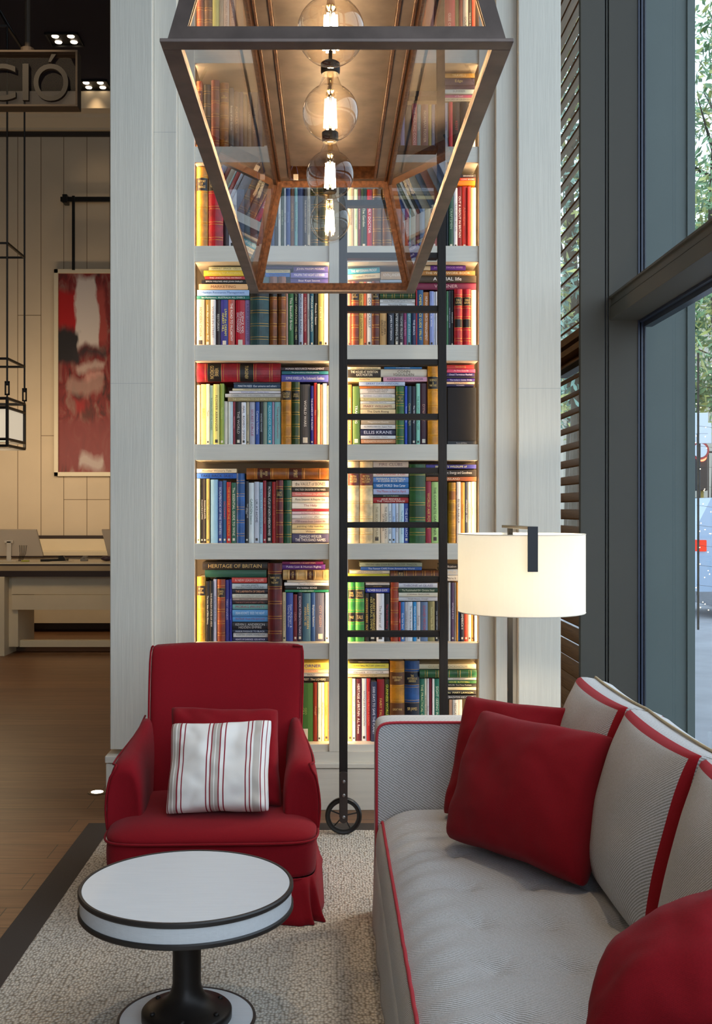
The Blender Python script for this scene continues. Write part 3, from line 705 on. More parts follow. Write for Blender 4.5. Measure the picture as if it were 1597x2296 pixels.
ROWS[('second', 'right', 1, 740, 1230, 4.563)] = '''
H|305 945 143 185|98a088|sage green painter book|VINCENT VAN GOGH IN FULL COLOUR - PHAIDON|283028
H|315 940 187 221|2c58a0|blue cars book|The Fastest CARS From Around the World|d8e0e8
H|200 612 224 257|c8bca0|dun coloured paperback|GENERATION DREAMS|787060
H|185 612 259 288|b8b828|lime yellow paperback||
M|618 1113 224 330|6c3818|brown leather book|WILD/ROSE|2c1208
L|185 255 332|4aa848|first apple green leather book|PARIS/DOLLS+TALE|20140c
L|258 353 332|4aa848|second apple green leather book|PARIS/DOLLS+TALE|20140c
H|362 612 292 350|e0d0c0|pale paperback behind ladder rung||
H|365 612 355 372|e8dcd0|thin pale paperback||
H|363 612 374 399|282018|dark security paperback|security online|c8a060
H|363 612 402 452|2c3ca0|blue flower bulb guide|FLOWER BULB GUIDE|f0f0f8
V|358 398 456|281c14|dark brown growing book|GROWING HERBS  McVicar|e0b040
V|401 473 458|1c1a1c|black symmetry novel|AUDREY NIFFENEGGER/HER FEARFUL SYMMETRY|e8d070
V|476 555 458|e4e4e8|thick white book with portrait|The Power of|606068
V|557 612 458|1c181c|black book with red lettering|The Gardens Blazing|c83040
L|620 705 335|9c3c20|red brown leather book|  |8c3018
H|703 1103 355 402|dcdce0|white throne of glass novel|THRONE of GLASS|807898
H|700 1103 405 447|24402c|dark green novel|The Puzzleheaded Girl  Christina Stead|e0e0c0
H|703 1103 450 492|d8d4c0|light stone novel|JOANNA TROLLOPE|806050
H|703 1103 495 537|c8c8cc|grey white novel|Small Hours  Design|606060
V|705 724 545|b82020|thin vivid red book|LEARN|f0c0b8
V|725 763 545|3874b8|blue film book|Gus Van Sant|e8e8f0
V|765 796 545|b4b4b8|silver grey paperback|TREASURE OF THE|606068
V|798 850 545|e4e8ec|white standing paperback|The World According to|303038
V|852 885 545|2088c8|vivid cyan blue book|PRIVATE AND PAINTINGS|e0f0f8
V|887 928 545|d8d0cc|light book with photo|Portrait|807068
V|930 1003 545|60789c|steel blue novel|DAVID MITCHELL|c84848
V|1005 1075 540|8c8454|khaki green novel|Restless hope Bedford|e0d8a0
V|1078 1110 540|14141c|thin black novel|Jonas  JODI COMPTON|d8d8e0
H|1120 1310 160 206|241c18|dark certification book|Certification|f0e8e0
H|1120 1310 212 273|c8ccd0|silver white book|WORLD|e8d8b0
H|1120 1310 276 331|ece4d4|cream book with black title|Late We're It|302820
V|1216 1238 348|e8e8e4|thin white upright book||
V|1240 1275 348|503c5c|plum antiques book|ANTIQUE STYLE|e0d8e8
V|1277 1292 348|b8a898|thin taupe book||
V|1294 1312 348|d09028|ochre book|HARDWOOD|604010
V|1315 1330 400|2c6cc0|thin blue upright book||
V|1332 1372 400|1c2030|dark South America book|OF SOUTH AMERICA II|f0f0f0
V|1374 1412 400|c84830|orange red upright book||
V|1415 1447 400|ece0d0|pale upright book||
V|1450 1475 400|e8a050|light orange upright book||
V|1478 1505 400|a8b8c8|grey blue upright book||
V|1508 1530 400|f4ecd8|bright cream upright book||
'''
ROWS[('bottom', 'left', 0, 640, 1450, 3.327)] = '''
H|60 333 119 166|e8d060|yellow book with blue end|CORNER|2c3490
H|60 333 169 197|e8c8a0|beige book with orange title|OVERCULL|e06020
H|60 333 199 224|b8b8b8|grey book about paint|PAINT|202020
H|60 333 229 262|18120c|black lovers book|NIS WEST  The LOVERS|e8d8b8
V|62 206 270|3c6c2c|wide green geography book|GEO/GRA/PHY|a8b860
V|208 240 266|8c2c14|dark rust book|Portugal|d8a080
V|242 266 266|e4ecd8|thin pale green book|Shrubs|80906c
V|268 290 266|f4e8c8|thin cream upright book|MUSEUM FACTS|706040
V|292 322 264|f0a850|light orange book|Autumn|c07020
V|324 334 264|e8c8b0|very thin pink book||
'''
ROWS[('bottom', 'right', 0, 640, 1450, 3.327)] = '''
H|480 772 107 123|2c2418|thin black brown paperback|TOMORROW ROCK BOTTOM|c8b890
H|468 772 126 161|e0dc58|yellow football paperback|THE FOOTBALL FACTORY  JOHN KING|404018
H|470 772 163 177|d0e0e4|thin pale blue paperback||
H|468 774 179 203|ece4dc|white endgame paperback|ENDGAME  SCOTT RITTER|302828
H|468 774 206 229|d0b888|tan paperback|Noel Virtue  Lady Jean|504020
V|468 497 234|f0b060|orange yellow book|Fruit|c07830
V|499 523 238|e8f0e8|white sports annual|SPORTS ANNUAL 2000|e07020
V|526 568 240|5c1424|dark burgundy heritage book|HERITAGE of BRITAIN  A.L. Rowse|f0e0e0
V|570 606 238|dcdce0|pale grey antiques book|ANTIQUES ROADSHOW|707078
V|608 636 238|b82830|red travel book|RHYMES FROM A COACH|e88878
V|638 682 260|2c3454|navy planet book|5000 DAYS TO SAVE THE PLANET|e0e4f0
V|684 740 243|981018|red and gold ornamental book|FAIRY TALES|e0b860
V|742 777 243|383818|yellow and black world record book|GUINNESS WORLD RECORDS|e8f040
L|780 888 103|c08010|amber leather library book|EVERYMAN'S/LIBRARY+GREAT WAR|5c3410
L|890 1000 103|1c4c88|blue leather universe book|THE/MYSTERIOUS/UNIVERSE+SIR JAMES|101828
V|1002 1038 238|1c6450|green practical gardening book|THE PRACTICAL GARDENER|d8d8a0
V|1040 1056 238|e4dcc0|thin cream title book|THE MENDEL TIMES BOOK OF DEBT|303030
V|1058 1073 238|e8e0dc|thin white upright book|Skirmish|706060
V|1075 1094 238|801830|thin claret book||
V|1096 1112 238|e8e8e4|thin off-white book||
V|1114 1151 238|186c58|emerald sightseeing book|SIGHT-SEEING IN BRITAIN|e0e8d0
H|998 1446 131 168|d4ccac|pale Stockholm book|GULLEN STOCKHOLM|a09870
M|1000 1446 171 228|1c5c38|emerald leather book||
H|1172 1446 231 249|e8e0d8|thin white paperback|ELGIN JANE SMILEY|808078
H|1172 1446 251 273|2c6434|green house paperback|HOUSE  RUTH HALL|e8d860
H|1172 1446 276 301|181410|black Taylor paperback|TAYLOR  Too Many Mothers|f0e8d8
H|1172 1446 303 326|ecd8a8|warm cream paperback||
H|1172 1446 329 357|14100c|black lake paperback|Lake  MARY LAWSON|e8e0a8
H|1172 1446 361 391|1c1820|black globalisation paperback|GLOBALIZATION AND CHANGE|d8d8d8
V|1222 1245 394|c89878|clay coloured book||
V|1247 1288 394|e4dcd0|light medical book|MEDICAL COMPANION|807868
V|1290 1320 394|f4ecd8|cream upright book||
'''
ROWS[('sixth', 'left', 5, 420, 360, 4.697)] = '''
L|75 220 78|d89428|wide amber leather book|HISTORY/OF/FRANCE|1c1008
L|222 381 78|b01020|wide red leather book|WILLIAM/GORDON|140808
V|385 432 300|30181c|dark brown law book|Legal Notes|d0b8a8
V|436 520 300|e0e0e8|thick white book||
V|522 600 300|4c5c7c|thick slate blue book||
V|602 660 290|5c6c78|blue grey book||
V|662 740 300|843c2c|rust red book||
V|742 800 285|284c68|thick petrol blue book||
V|802 882 290|a8a08c|thick taupe book||
V|886 918 285|284878|blue book|Garlands|a0b0c8
V|920 956 285|101818|black green book|PALS HERMAN|90a8a0
V|958 984 285|d8dcd8|thin white book|FLORA|607060
V|986 1018 285|1c3828|dark green book|Dishes Defined|b0c0a0
V|1020 1040 290|e0e0e0|thin pale book|BRIAN CLARK|404040
V|1042 1086 285|28488c|bright navy book|Gardening|8098c8
V|1088 1127 285|7c4c28|brown book|LAND AND TRAVELS|c8a060
V|1130 1162 276|6ca8b0|light teal plants book|Plants & Flowers in the Home|204048
V|1164 1226 272|404c78|thick slate violet book||
V|1228 1262 276|2c2c34|charcoal book|THE HUNDRED YEAR EVENT|b8b0a0
V|1264 1298 280|e0d4bc|stone white book|FABERGE'S MANDARIN DINNERS|605848
L|1300 1388 280|2c3c20|first dark olive leather book|  |1c2414
L|1390 1481 280|2c3c20|second dark olive leather book|  |1c2414
'''
ROWS[('sixth', 'right', 5, 740, 360, 4.697)] = '''
V|182 250 285|988c78|grey green book|INTERIOR|605848
V|255 293 300|b8d4b0|mint green book|HISTORIC HOMES|507850
V|298 326 305|5c2838|plum book|THE FLOWERS OF INDIA|d0a8a8
V|330 386 290|1c3828|forest green garden book|The Garden|d8e0d0
V|388 446 305|b81c28|red doctor book|FAMILY DOCTOR|f4f0f0
L|450 548 300|7c4c18|first brown leather book|ALICE|140c04
L|552 650 300|7c4c18|second brown leather book|NEUR|140c04
V|655 755 505|a8a8b0|thick silver book||
V|757 790 505|c8c8d0|pale silver book|BOULDER|707078
V|792 832 505|b83030|red book|WINNER|f0c8c0
V|835 853 505|a8c8c8|thin aqua book||
V|855 905 505|c8b8a0|beige book||
V|908 946 505|943c2c|brown red book||
V|948 1000 505|8098b8|soft blue book||
V|1003 1060 505|c0b088|straw book||
V|1063 1128 505|803028|dark brick book||
H|645 1095 283 321|c8c8cc|pale paperback|THE HONEY GARDEN|606068
H|640 1097 323 362|6c6450|drab olive paperback|Chapters|b0a880
H|640 1100 365 402|d0c088|straw yellow paperback|CALM FURY|605830
H|650 1098 405 452|8c7c70|mushroom paperback||
H|645 1096 455 503|c4c4c8|light grey paperback||
V|1130 1170 320|502428|dark maroon book||
V|1172 1224 320|20283c|navy book||
V|1226 1250 320|141c24|thin blue black book||
V|1252 1301 320|28503c|green book|CRAFTSMEN|a0b8a0
V|1303 1343 290|e4e4e8|white guide book|TRAVELLER'S BRITAIN|808088
V|1346 1392 270|781820|maroon outdoors book|OUT & ABOUT IN BRITAIN|f0e8e0
V|1394 1446 265|c83020|vivid red book|Adventures|f08060
V|1448 1483 275|d04038|coral red book||
V|1486 1508 285|e0d888|thin yellow book||
V|1512 1540 280|f8f0e0|bright cream book|GARDENS OF THE WORLD|c0b090
H|1345 1530 214 262|f08810|orange book||
H|1370 1538 176 211|e04828|orange red comic book|COMIC BOOKS|f4e8d8
H|1380 1538 139 173|302428|blackish book|BRANCH|d0c8c8
'''
ROWS[('seventh', 'left', 6, 340, 0, 3.802)] = '''
L|371 436 700|b85828|orange brown leather book|HISTORY/OF/YORK|5c1c10
L|438 508 725|2c2820|black tooled leather book|  |201c14
L|510 580 690|8c3020|red brown leather book|  |702418
L|583 658 708|a86018|golden brown leather book|RISE/OF BRITAIN|6c3410
V|660 700 750|484c4c|grey book|Beauty of the Garden|d8e0d8
V|702 746 780|283038|dark motor racing book|FORMULA ONE|a89080
V|748 780 780|2c3450|navy book||
V|782 812 800|504838|olive brown book||
V|815 850 780|806850|tan book|LANGUAGE|c8b8a0
V|853 900 780|3c3838|charcoal book|THE MICHELIN|a09088
V|903 942 780|303c50|slate blue book||
V|945 1000 800|6c5848|brown book||
V|1003 1050 790|94443c|brick book||
V|1053 1110 790|40584c|green grey book||
V|1113 1180 800|a09070|sand book||
'''
ROWS[('seventh', 'right', 6, 740, 0, 3.6295)] = '''
V|575 608 845|7c80b0|lilac blue book||
V|611 665 850|3c3838|charcoal book||
V|668 708 845|983848|rose red healing book|THE HEALING CODES|e8c8c8
V|711 742 845|6c98a0|teal grey book|Crafts|c8d8d8
V|745 800 850|50283c|dark plum book|NORMAN FOSTER|d8c8b0
V|803 828 845|a09040|mustard book||
V|830 858 845|6c7c98|steel blue book|Traditional|c0c8d8
V|860 932 845|3c2c2c|dark brown book||
V|935 965 830|d0d4e0|pale blue white book|Letters|4060b0
V|968 998 830|c02838|bright red book||
V|1000 1060 830|181c20|black book with red title|KENT|c83838
V|1063 1130 830|282020|brownish black book|YEHUDI|e8e0d0
V|1133 1183 830|c8b8a0|beige book||
H|920 1180 793 823|d8d0b8|cream paperback|DON CAREY THE SON OF A SHARK|504838
H|922 1180 764 791|b85880|pink paperback|of Basel|f0d0e0
H|922 1180 728 762|b0c8d0|pale blue paperback|SUMMER|606870
H|922 1180 689 726|301838|dark purple book||
H|922 1180 630 686|3c3048|dusky violet book|Edge|c8b878
H|922 1180 592 628|b08840|golden brown book|TRAVELS|f0e0b0
V|473 572 845|8c6c48|brown upright book||
'''
ROWS[('eighth', 'left', 7, 340, 0, 3.802)] = '''
L|371 445 -90|a04820|orange brown leather book|  |702c14
L|447 518 -90|602c18|dark brown leather book|  |401c10
V|520 575 -160|c8cc78|lime yellow book||
V|578 610 -150|b0a898|taupe book||
V|612 660 -150|d8c8c0|pale pink book|PICTORIAL PERSPECTIVE|a08888
V|662 720 -160|c09888|dusty rose book|PICTORIAL HISTORY|e8d8d0
V|722 780 -140|a88060|light brown book||
'''
ROWS[('eighth', 'right', 7, 740, 0, 3.6295)] = '''
V|780 850 -40|c07868|salmon book||
V|853 928 -40|703830|brown red book||
V|930 1020 -50|a82838|crimson book|GLEE CLUB|f0c8c8
V|1022 1050 -40|888848|olive book||
V|1052 1080 -40|782828|dark red book||
V|1083 1125 -60|e0dcd4|white golf book|GOLF|303028
V|1128 1155 -60|201c18|black wild places book|WILDEST PLACES|e8e0d8
V|1158 1184 -60|c84830|orange red book||
'''
for (row, bay, si, ox, oy, sc), txt in ROWS.items():
    z0s = SH[si]
    items = []
    for ln_ in txt.strip().split('\n'):
        k, nums, col, desc, text, tcol = ln_.split('|')
        items.append((k, [float(n) for n in nums.split()], col, desc, text, tcol))
    lo, hi = (XL0+.001, XL1-.001) if bay == 'left' else (XR0+.001, XR1-.001)
    for k, nums, col, desc, text, tcol in items:
        X0, X1 = max(lo, wx(ox+nums[0]/sc, SPY)), min(hi, wx(ox+nums[1]/sc, SPY))
        if k in 'VL':
            zt = min(wz(oy+nums[2]/sc, SPY), SH[si+1]-ST-.003)
            book(k, X0, X1, z0s+.0005, zt, col, desc, text, tcol, row, bay)
        else:
            za, zb = wz(oy+nums[3]/sc, SPY), wz(oy+nums[2]/sc, SPY)
            tl = 0
            if k == 'T': k = 'H'; tl = -3.2
            za = max(za, z0s+.0005); zb = min(zb, SH[si+1]-ST-.003)
            book(k, X0, X1, za, zb, col, desc, text, tcol, row, bay, tl)

def barea(o):
    d = o.dimensions; x, z = o.location.x, o.location.z
    py = CY-(z+d.z/2-H)*F/SPY; px = CX+x*F/SPY; a = d.x*d.z
    if py < 370 and px < 990: a *= .25      # seen only through the lantern
    if 978 < px < 1006: a *= .2              # behind the ladder
    if 895 < px < 978 and 420 < py < 551: a *= .3
    return a
bpy.context.view_layer.update()
BL.sort(key=lambda t: -barea(t[0]))
seen = {}
for o, desc, V, row, bay in BL[:300]:
    l = '%s %s on %s shelf%s, %s bay' % (desc, 'standing' if V else 'lying flat', row, '' if row == 'bottom' else ' up', bay)
    if l in seen: print('DUP LABEL', l)
    seen[l] = 1
    if len(l.split()) > 16: print('LONG', l)
    o['label'] = l
VV, FF, MI, MS = [], [], [], {}
for o, *_ in BL[300:]:
    for q in [o]+list(o.children):
        off = wloc(q); n0 = len(VV); me = q.data
        VV += [tuple(v.co+off) for v in me.vertices]
        for pl in me.polygons:
            FF.append(tuple(n0+i for i in pl.vertices)); MI.append(MS.setdefault(me.materials[pl.material_index].name, len(MS)))
    for q in list(o.children): bpy.data.objects.remove(q, do_unlink=True)
    bpy.data.objects.remove(o, do_unlink=True)
me = bpy.data.meshes.new('small_books'); c0 = Vector((0, SPY, SH[0])); me.from_pydata([tuple(Vector(v)-c0) for v in VV], [], FF)
for nm in MS: me.materials.append(bpy.data.materials[nm])
me.polygons.foreach_set('material_index', MI)
sb = bpy.data.objects.new('small_books', me); COL.objects.link(sb); sb.location = c0
tag(sb, 'the thin and half-hidden books squeezed between the larger ones on every shelf', 'books', kind='stuff')
print('BOOKS', len(BL))
# loudspeaker
spk = thing('loudspeaker', 'black flat-fronted loudspeaker on fourth shelf up, right bay, under stacked paperbacks', 'speaker', (wx(1038, SPY), 5.75, SH[3]))
x0, x1, zt = wx(1003, 5.66), min(XR1-.002, wx(1072, 5.66)), wz(868, 5.66)
bm = BM(); box(bm, x0, x1, 5.67, 5.88, SH[3]+.001, zt, .004); obj('cabinet', bm, mat('speaker_cabinet', '0e0f14', .4), spk)
bm = BM(); box(bm, x0+.002, x1-.002, 5.658, 5.672, SH[3]+.022, zt-.002, .003); obj('grille', bm, mat('speaker_grille', '12151d', .85, bump=.6, bscale=900), spk)
lettering('maker_name', 'Bowers&Wilkins', ((x0+x1)/2, 5.668, SH[3]+.011), (1, 0, 0), (0, 0, 1), .055, .007, mat('silver_letter', 'b8b8b8', .4), spk)
# ------------------------------------------------------------------ library ladder
lad = thing('library_ladder', 'dark wooden rolling ladder leaning in front of the bookcase', 'ladder', (.17, 5.17, 0))
def LY(z): return 5.15+.045*max(0, z)
def stile(px, ztop, zb):
    bm = BM(); X0 = wx(px, LY(.9)); obox(bm, (X0, LY(zb), zb), (X0, LY(ztop), ztop), .040, .030, up=(0, 1, 0), bev=.002); return X0, obj('stile', bm, DARKW, lad)
XS0, _ = stile(770, 4.6, .085); XS1, _ = stile(994.5, 4.6, .085)
for py in (-33, 89, 211, 333, 455, 573, 692, 812, 934, 1055, 1177, 1299, 1422):
    z = wz(py, 5.2); Yr = LY(z); z = wz(py, Yr)
    bm = BM(); box(bm, XS0+.019, XS1-.019, Yr-.006, Yr+.05, z-.014, z+.014, .002); obj('rung', bm, DARKWH, lad)
for X in (XS0, XS1):
    r = .087; yw = 5.115
    bm = BM(); n = 56
    loft(bm, [[Vector((X+rr*math.cos(a), yw+dy, r+.0145+rr*math.sin(a))) for rr, dy in ((r, -.008), (r, .008), (r-.006, .013), (r-.014, .010), (r-.023, .010), (r-.023, -.010), (r-.014, -.010), (r-.006, -.013))] for a in [2*math.pi*k/n for k in range(n)]], closed=True)
    w = obj('wheel', bm, BLACK, lad, sm=False)
    bm = BM()
    for a in (158, 12, 228, 298, 88):
        a = math.radians(a); tube(bm, [(X, yw, r+.0145), (X+(r-.02)*math.cos(a), yw, r+.0145+(r-.02)*math.sin(a))], .0032, 8)
    obj('spokes', bm, BLACK, w)
    bm = BM(); pts = []
    for k in range(9): a = math.pi*k/8; pts.append((X+.019*math.cos(a), yw-.028, .300+.008*math.sin(a)+.008))
    for k in range(9): a = math.pi+math.pi*k/8; pts.append((X+.019*math.cos(a), yw-.028, r+.0+.014*math.sin(a)))
    prism(bm, pts, (0, .010, 0)); fk = obj('wheel_bracket', bm, mat('bracket_metal', '3a322e', .4, metal=.5), lad)
    for z in (.27, .205, r+.0145):
        ring = []
        for rr, d in ((.0085, 0), (.0085, -.002), (.006, -.005), (.002, -.006)):
            ring.append([Vector((X+rr*math.cos(2*math.pi*k/16), yw-.028+d, z+rr*math.sin(2*math.pi*k/16))) for k in range(16)])
        bm = BM(); loft(bm, ring); obj('bolt', bm, mat('steel_bolt', '8a8682', .3, metal=.9), fk)

# ------------------------------------------------------------------ rug
def rugmat():
    m = bpy.data.materials.new('woven_wool_rug'); m.use_nodes = True; nt = m.node_tree; N = nt.nodes; L = nt.links; b = N['Principled BSDF']
    tc = N.new('ShaderNodeTexCoord'); mp = N.new('ShaderNodeMapping'); mp.inputs['Scale'].default_value = (92, 74, 1); L.new(tc.outputs['Object'], mp.inputs[0])
    v = N.new('ShaderNodeTexVoronoi'); v.inputs['Scale'].default_value = 1; v.inputs['Randomness'].default_value = .75; v.voronoi_dimensions = '2D'
    L.new(mp.outputs[0], v.inputs['Vector'])
    cr = N.new('ShaderNodeValToRGB'); e = cr.color_ramp.elements; e[0].position = .1; e[0].color = hx('ece4d6'); e[1].position = .8; e[1].color = hx('958a7a')
    L.new(v.outputs['Distance'], cr.inputs[0])
    hs = N.new('ShaderNodeMixRGB'); hs.blend_type = 'MULTIPLY'; hs.inputs[0].default_value = .25; sr = N.new('ShaderNodeSeparateColor'); L.new(v.outputs['Color'], sr.inputs[0]); L.new(cr.outputs[0], hs.inputs[1]); L.new(sr.outputs[0], hs.inputs[2])
    L.new(hs.outputs[0], b.inputs['Base Color']); b.inputs['Roughness'].default_value = .95; b.inputs['Specular IOR Level'].default_value = .15
    bp = N.new('ShaderNodeBump'); bp.invert = True; bp.inputs['Strength'].default_value = .9; bp.inputs['Distance'].default_value = .006
    L.new(v.outputs['Distance'], bp.inputs['Height']); L.new(bp.outputs[0], b.inputs['Normal']); return m
rug = thing('area_rug', 'beige woven rug with dark brown binding under the seating', 'rug', (-.1, 3.2, 0))
bm = BM(); box(bm, -1.06, 1.2, .6, 5.185, .001, .013, .003); obj('woven_field', bm, rugmat(), rug)
BIND = mat('dark_rug_binding', '3c342f', .75, bump=.4, bscale=1, bstretch=(300, 60, 60))
bm = BM(); box(bm, -1.185, -1.06, .5, 5.31, .0005, .010, .002); box(bm, -1.06, 1.32, 5.185, 5.31, .0005, .010, .002); box(bm, 1.2, 1.32, .5, 5.185, .0005, .010, .002); box(bm, -1.06, 1.2, .5, .6, .0005, .010, .002)
obj('binding', bm, BIND, rug)

# ------------------------------------------------------------------ pillow helper
def pillow(name, c4, thick, m, parent=None, seed=0, N=30, pinch=.16, wr=.004, e=.34, sub=0, piping=None):
    """c4: TL, TR, BR, BL corners (world)"""
    TL, TR, BR, BLc = [Vector(c) for c in c4]
    nrm = (TR-TL).cross(BLc-TL).normalized(); bm = BM(); uvl = bm.loops.layers.uv.new('UVMap'); C = (TL+TR+BR+BLc)/4
    def P(u, v, s):
        cr = (abs(u)*abs(v))**5
        uu = u*(1-pinch*.5*(1-v*v)*abs(u)**3-.055*cr); vv = v*(1-pinch*.5*(1-u*u)*abs(v)**3-.055*cr)
        vv += .018*noise.noise(Vector((u*2.6+seed, v*.7, 5)))*abs(v)**2; uu += .014*noise.noise(Vector((u*.7, v*2.6+seed, 9)))*abs(u)**2
        a, b = (uu+1)/2, (vv+1)/2
        p = TL.lerp(TR, a).lerp(BLc.lerp(BR, a), b)
        t = max(0, (1-u**2))**e*max(0, (1-v**2))**e
        edge = 1-min(1, (1-abs(u))*(1-abs(v))*14)
        nz = noise.noise(Vector((u*2.1+seed, v*2.1, s*3+seed)))*wr*3 + noise.noise(Vector((u*5+seed, v*5, s*2)))*wr
        ang = math.atan2(v, u); rad = math.hypot(u, v)
        nz += wr*1.0*math.sin(ang*22+seed+3*noise.noise(Vector((u*2, v*2, seed))))*max(0, rad-.75)*(1-max(abs(u), abs(v)))*6
        return p+nrm*s*(thick/2*t+(nz if t > .02 else 0)*min(1, t*2.2))
    for s in (1, -1):
        G = [[bm.verts.new(P(-1+2*i/N, -1+2*j/N, s)) for i in range(N+1)] for j in range(N+1)]
        for j in range(N):
            for i in range(N):
                f = bm.faces.new((G[j][i], G[j][i+1], G[j+1][i+1], G[j+1][i]))
                for lp, (a, b) in zip(f.loops, ((i, j), (i+1, j), (i+1, j+1), (i, j+1))): lp[uvl].uv = (a/N, 1-b/N)
    bmesh.ops.remove_doubles(bm, verts=bm.verts, dist=.0004)
    o = obj(name, bm, m, parent, sm=True, sub=1)
    return o

# ------------------------------------------------------------------ red armchair
CA = (-.443, 4.02)   # centre x, seat front y
ch = thing('armchair', 'red upholstered armchair with skirted base, left of the ladder', 'armchair', (CA[0], CA[1]+.4, .013))
RT = Matrix.Rotation(math.radians(2.0), 3, 'Z'); PV = Vector((CA[0], CA[1], 0))
cx, fy = CA
def cpart(name, bm, m=None, sub=1, par=ch): return obj(name, bm, m or REDC, par, sm=True, sub=sub, rot=RT, pivot=PV)
# seat base
bm = BM(); rs = []
for z, g in ((.17, .0), (.175, .004), (.21, .008), (.27, .010), (.30, .006), (.318, -.004)):
    rs.append(srect(cx, fy+.40, z, .395+g, .41+g, 9, 44))
loft(bm, rs); cpart('seat_base', bm, sub=1)
# seat cushion with crown
bm = BM(); N = 26; G = []
def seatz(u, v): return .318+.062*max(0, (1-abs(u)**4))**.5*max(0, (1-abs(v)**3.2))**.5+.004*noise.noise(Vector((u*3, v*3, 1)))
rs = [srect(cx, fy+.30, .300, .385, .315, 7, 44), srect(cx, fy+.30, .312, .405, .33, 7, 44)]
for k, f in enumerate((.995, .97, .9, .75, .5, .2)):
    z = .318+.062*(1-f**5)**.55
    rs.append(srect(cx, fy+.30+.0*f, z, .405*f, .33*f, 7-4*(1-f), 44))
loft(bm, rs); cpart('seat_cushion', bm)
bm = BM(); tube(bm, srect(cx, fy+.30, .313, .408, .333, 7, 64), .0048, 6, closed=True); cpart('piping', bm, sub=0)
bm = BM(); tube(bm, srect(cx, fy+.40, .172, .401, .417, 9, 64), .0045, 6, closed=True); cpart('piping', bm, sub=0)
# skirt with corner kick pleats
bm = BM(); n = 220; rows = []
base = srect(0, 0, 0, 1, 1, 12, n)
for q, z in enumerate((.175, .13, .08, .04, .016)):
    f = q/4; r = []
    for k in range(n):
        a = 2*math.pi*(k+.5)/n; X, Yy, _ = base[k]
        hxw, hyw = .398+.030*f, .414+.030*f
        wv = (.009*math.sin(a*9+1)+.006*math.sin(a*17))*f
        crn = abs(abs(X)-abs(Yy)); dip = 0
        if min(abs(X), abs(Yy)) > .7: dip = f*(.016*math.exp(-((crn-.11)/.05)**2)-.02*math.exp(-(crn/.035)**2))
        r.append((cx+X*(hxw+wv+dip), fy+.40+Yy*(hyw+wv+dip), z))
    rows.append(r)
loft(bm, rows, cap=False)
sk = cpart('skirt', bm, sub=0); md = sk.modifiers.new('solid', 'SOLIDIFY'); md.thickness = .004
# back : lofted in z, reclining, side wings narrowing
bm = BM(); rs = []
prof = [(.28, .30, .62, .085), (.36, .315, .635, .09), (.46, .318, .66, .085), (.56, .322, .69, .078), (.66, .326, .725, .07), (.78, .330, .765, .062), (.88, .332, .80, .056), (.925, .331, .82, .052), (.945, .328, .828, .040), (.955, .318, .832, .020)]
for z, hw, yc, hy_ in prof:
    ring = []
    for (X, Yy, Z) in srect(0, 0, 0, 1, 1, 7, 40):
        dish = .018*(1-X*X) if Yy < 0 else 0
        zz = z+(.010*(1-X*X) if z > .9 else 0)
        ring.append((cx+.018+X*(hw+.004), fy+yc-.02+Yy*hy_+dish, zz))
    rs.append(ring)
loft(bm, rs); cpart('backrest', bm)
for s in (-1, 1):
    bm = BM(); tube(bm, [(cx+.018+s*(hw+.006), fy+yc-.02-hy_*.8, z) for z, hw, yc, hy_ in prof[3:9]]+[(cx+s*.31, fy+.832-.03-.035, .950)], .0048, 6); cpart('piping', bm, sub=0)
# arms
for s in (-1, 1):
    bm = BM(); rs = []
    # y offset, outer x, inner x, top z
    A = [(.165, .372, .315, .50), (.150, .395, .300, .535), (.155, .402, .287, .560), (.20, .405, .280, .583), (.28, .402, .282, .590), (.36, .396, .286, .596), (.44, .386, .290, .606), (.52, .372, .292, .622), (.60, .356, .290, .648), (.68, .345, .288, .68)]
    for (yo, xo, xi, zt) in A:
        xc = (xo+xi)/2; hw = (xo-xi)/2; zb = .20; ring = []
        n = 28
        for (X, Z, _) in srect(0, 0, 0, 1, 1, 3.2, n):
            bulge = (.012*(1-Z*Z))
            ring.append((cx+s*(xc+X*(hw+bulge)), fy+yo, zb+(zt-zb)*(Z+1)/2))
        rs.append(ring)
    loft(bm, rs); cpart('arm', bm)
    bm = BM(); pts = []
    for k in range(15):
        t = k/14; z = .24+.325*t; xo = .392+.024*math.sin(math.pi*min(1, t*1.05))-.03*max(0, t-.85)*4
        pts.append((cx+s*xo, fy+.158+.0*t, z))
    for (yo, xo, xi, zt) in A[3:]: pts.append((cx+s*(xo-.012), fy+yo, zt-.022))
    tube(bm, pts, .0045, 6); cpart('piping', bm, sub=0)
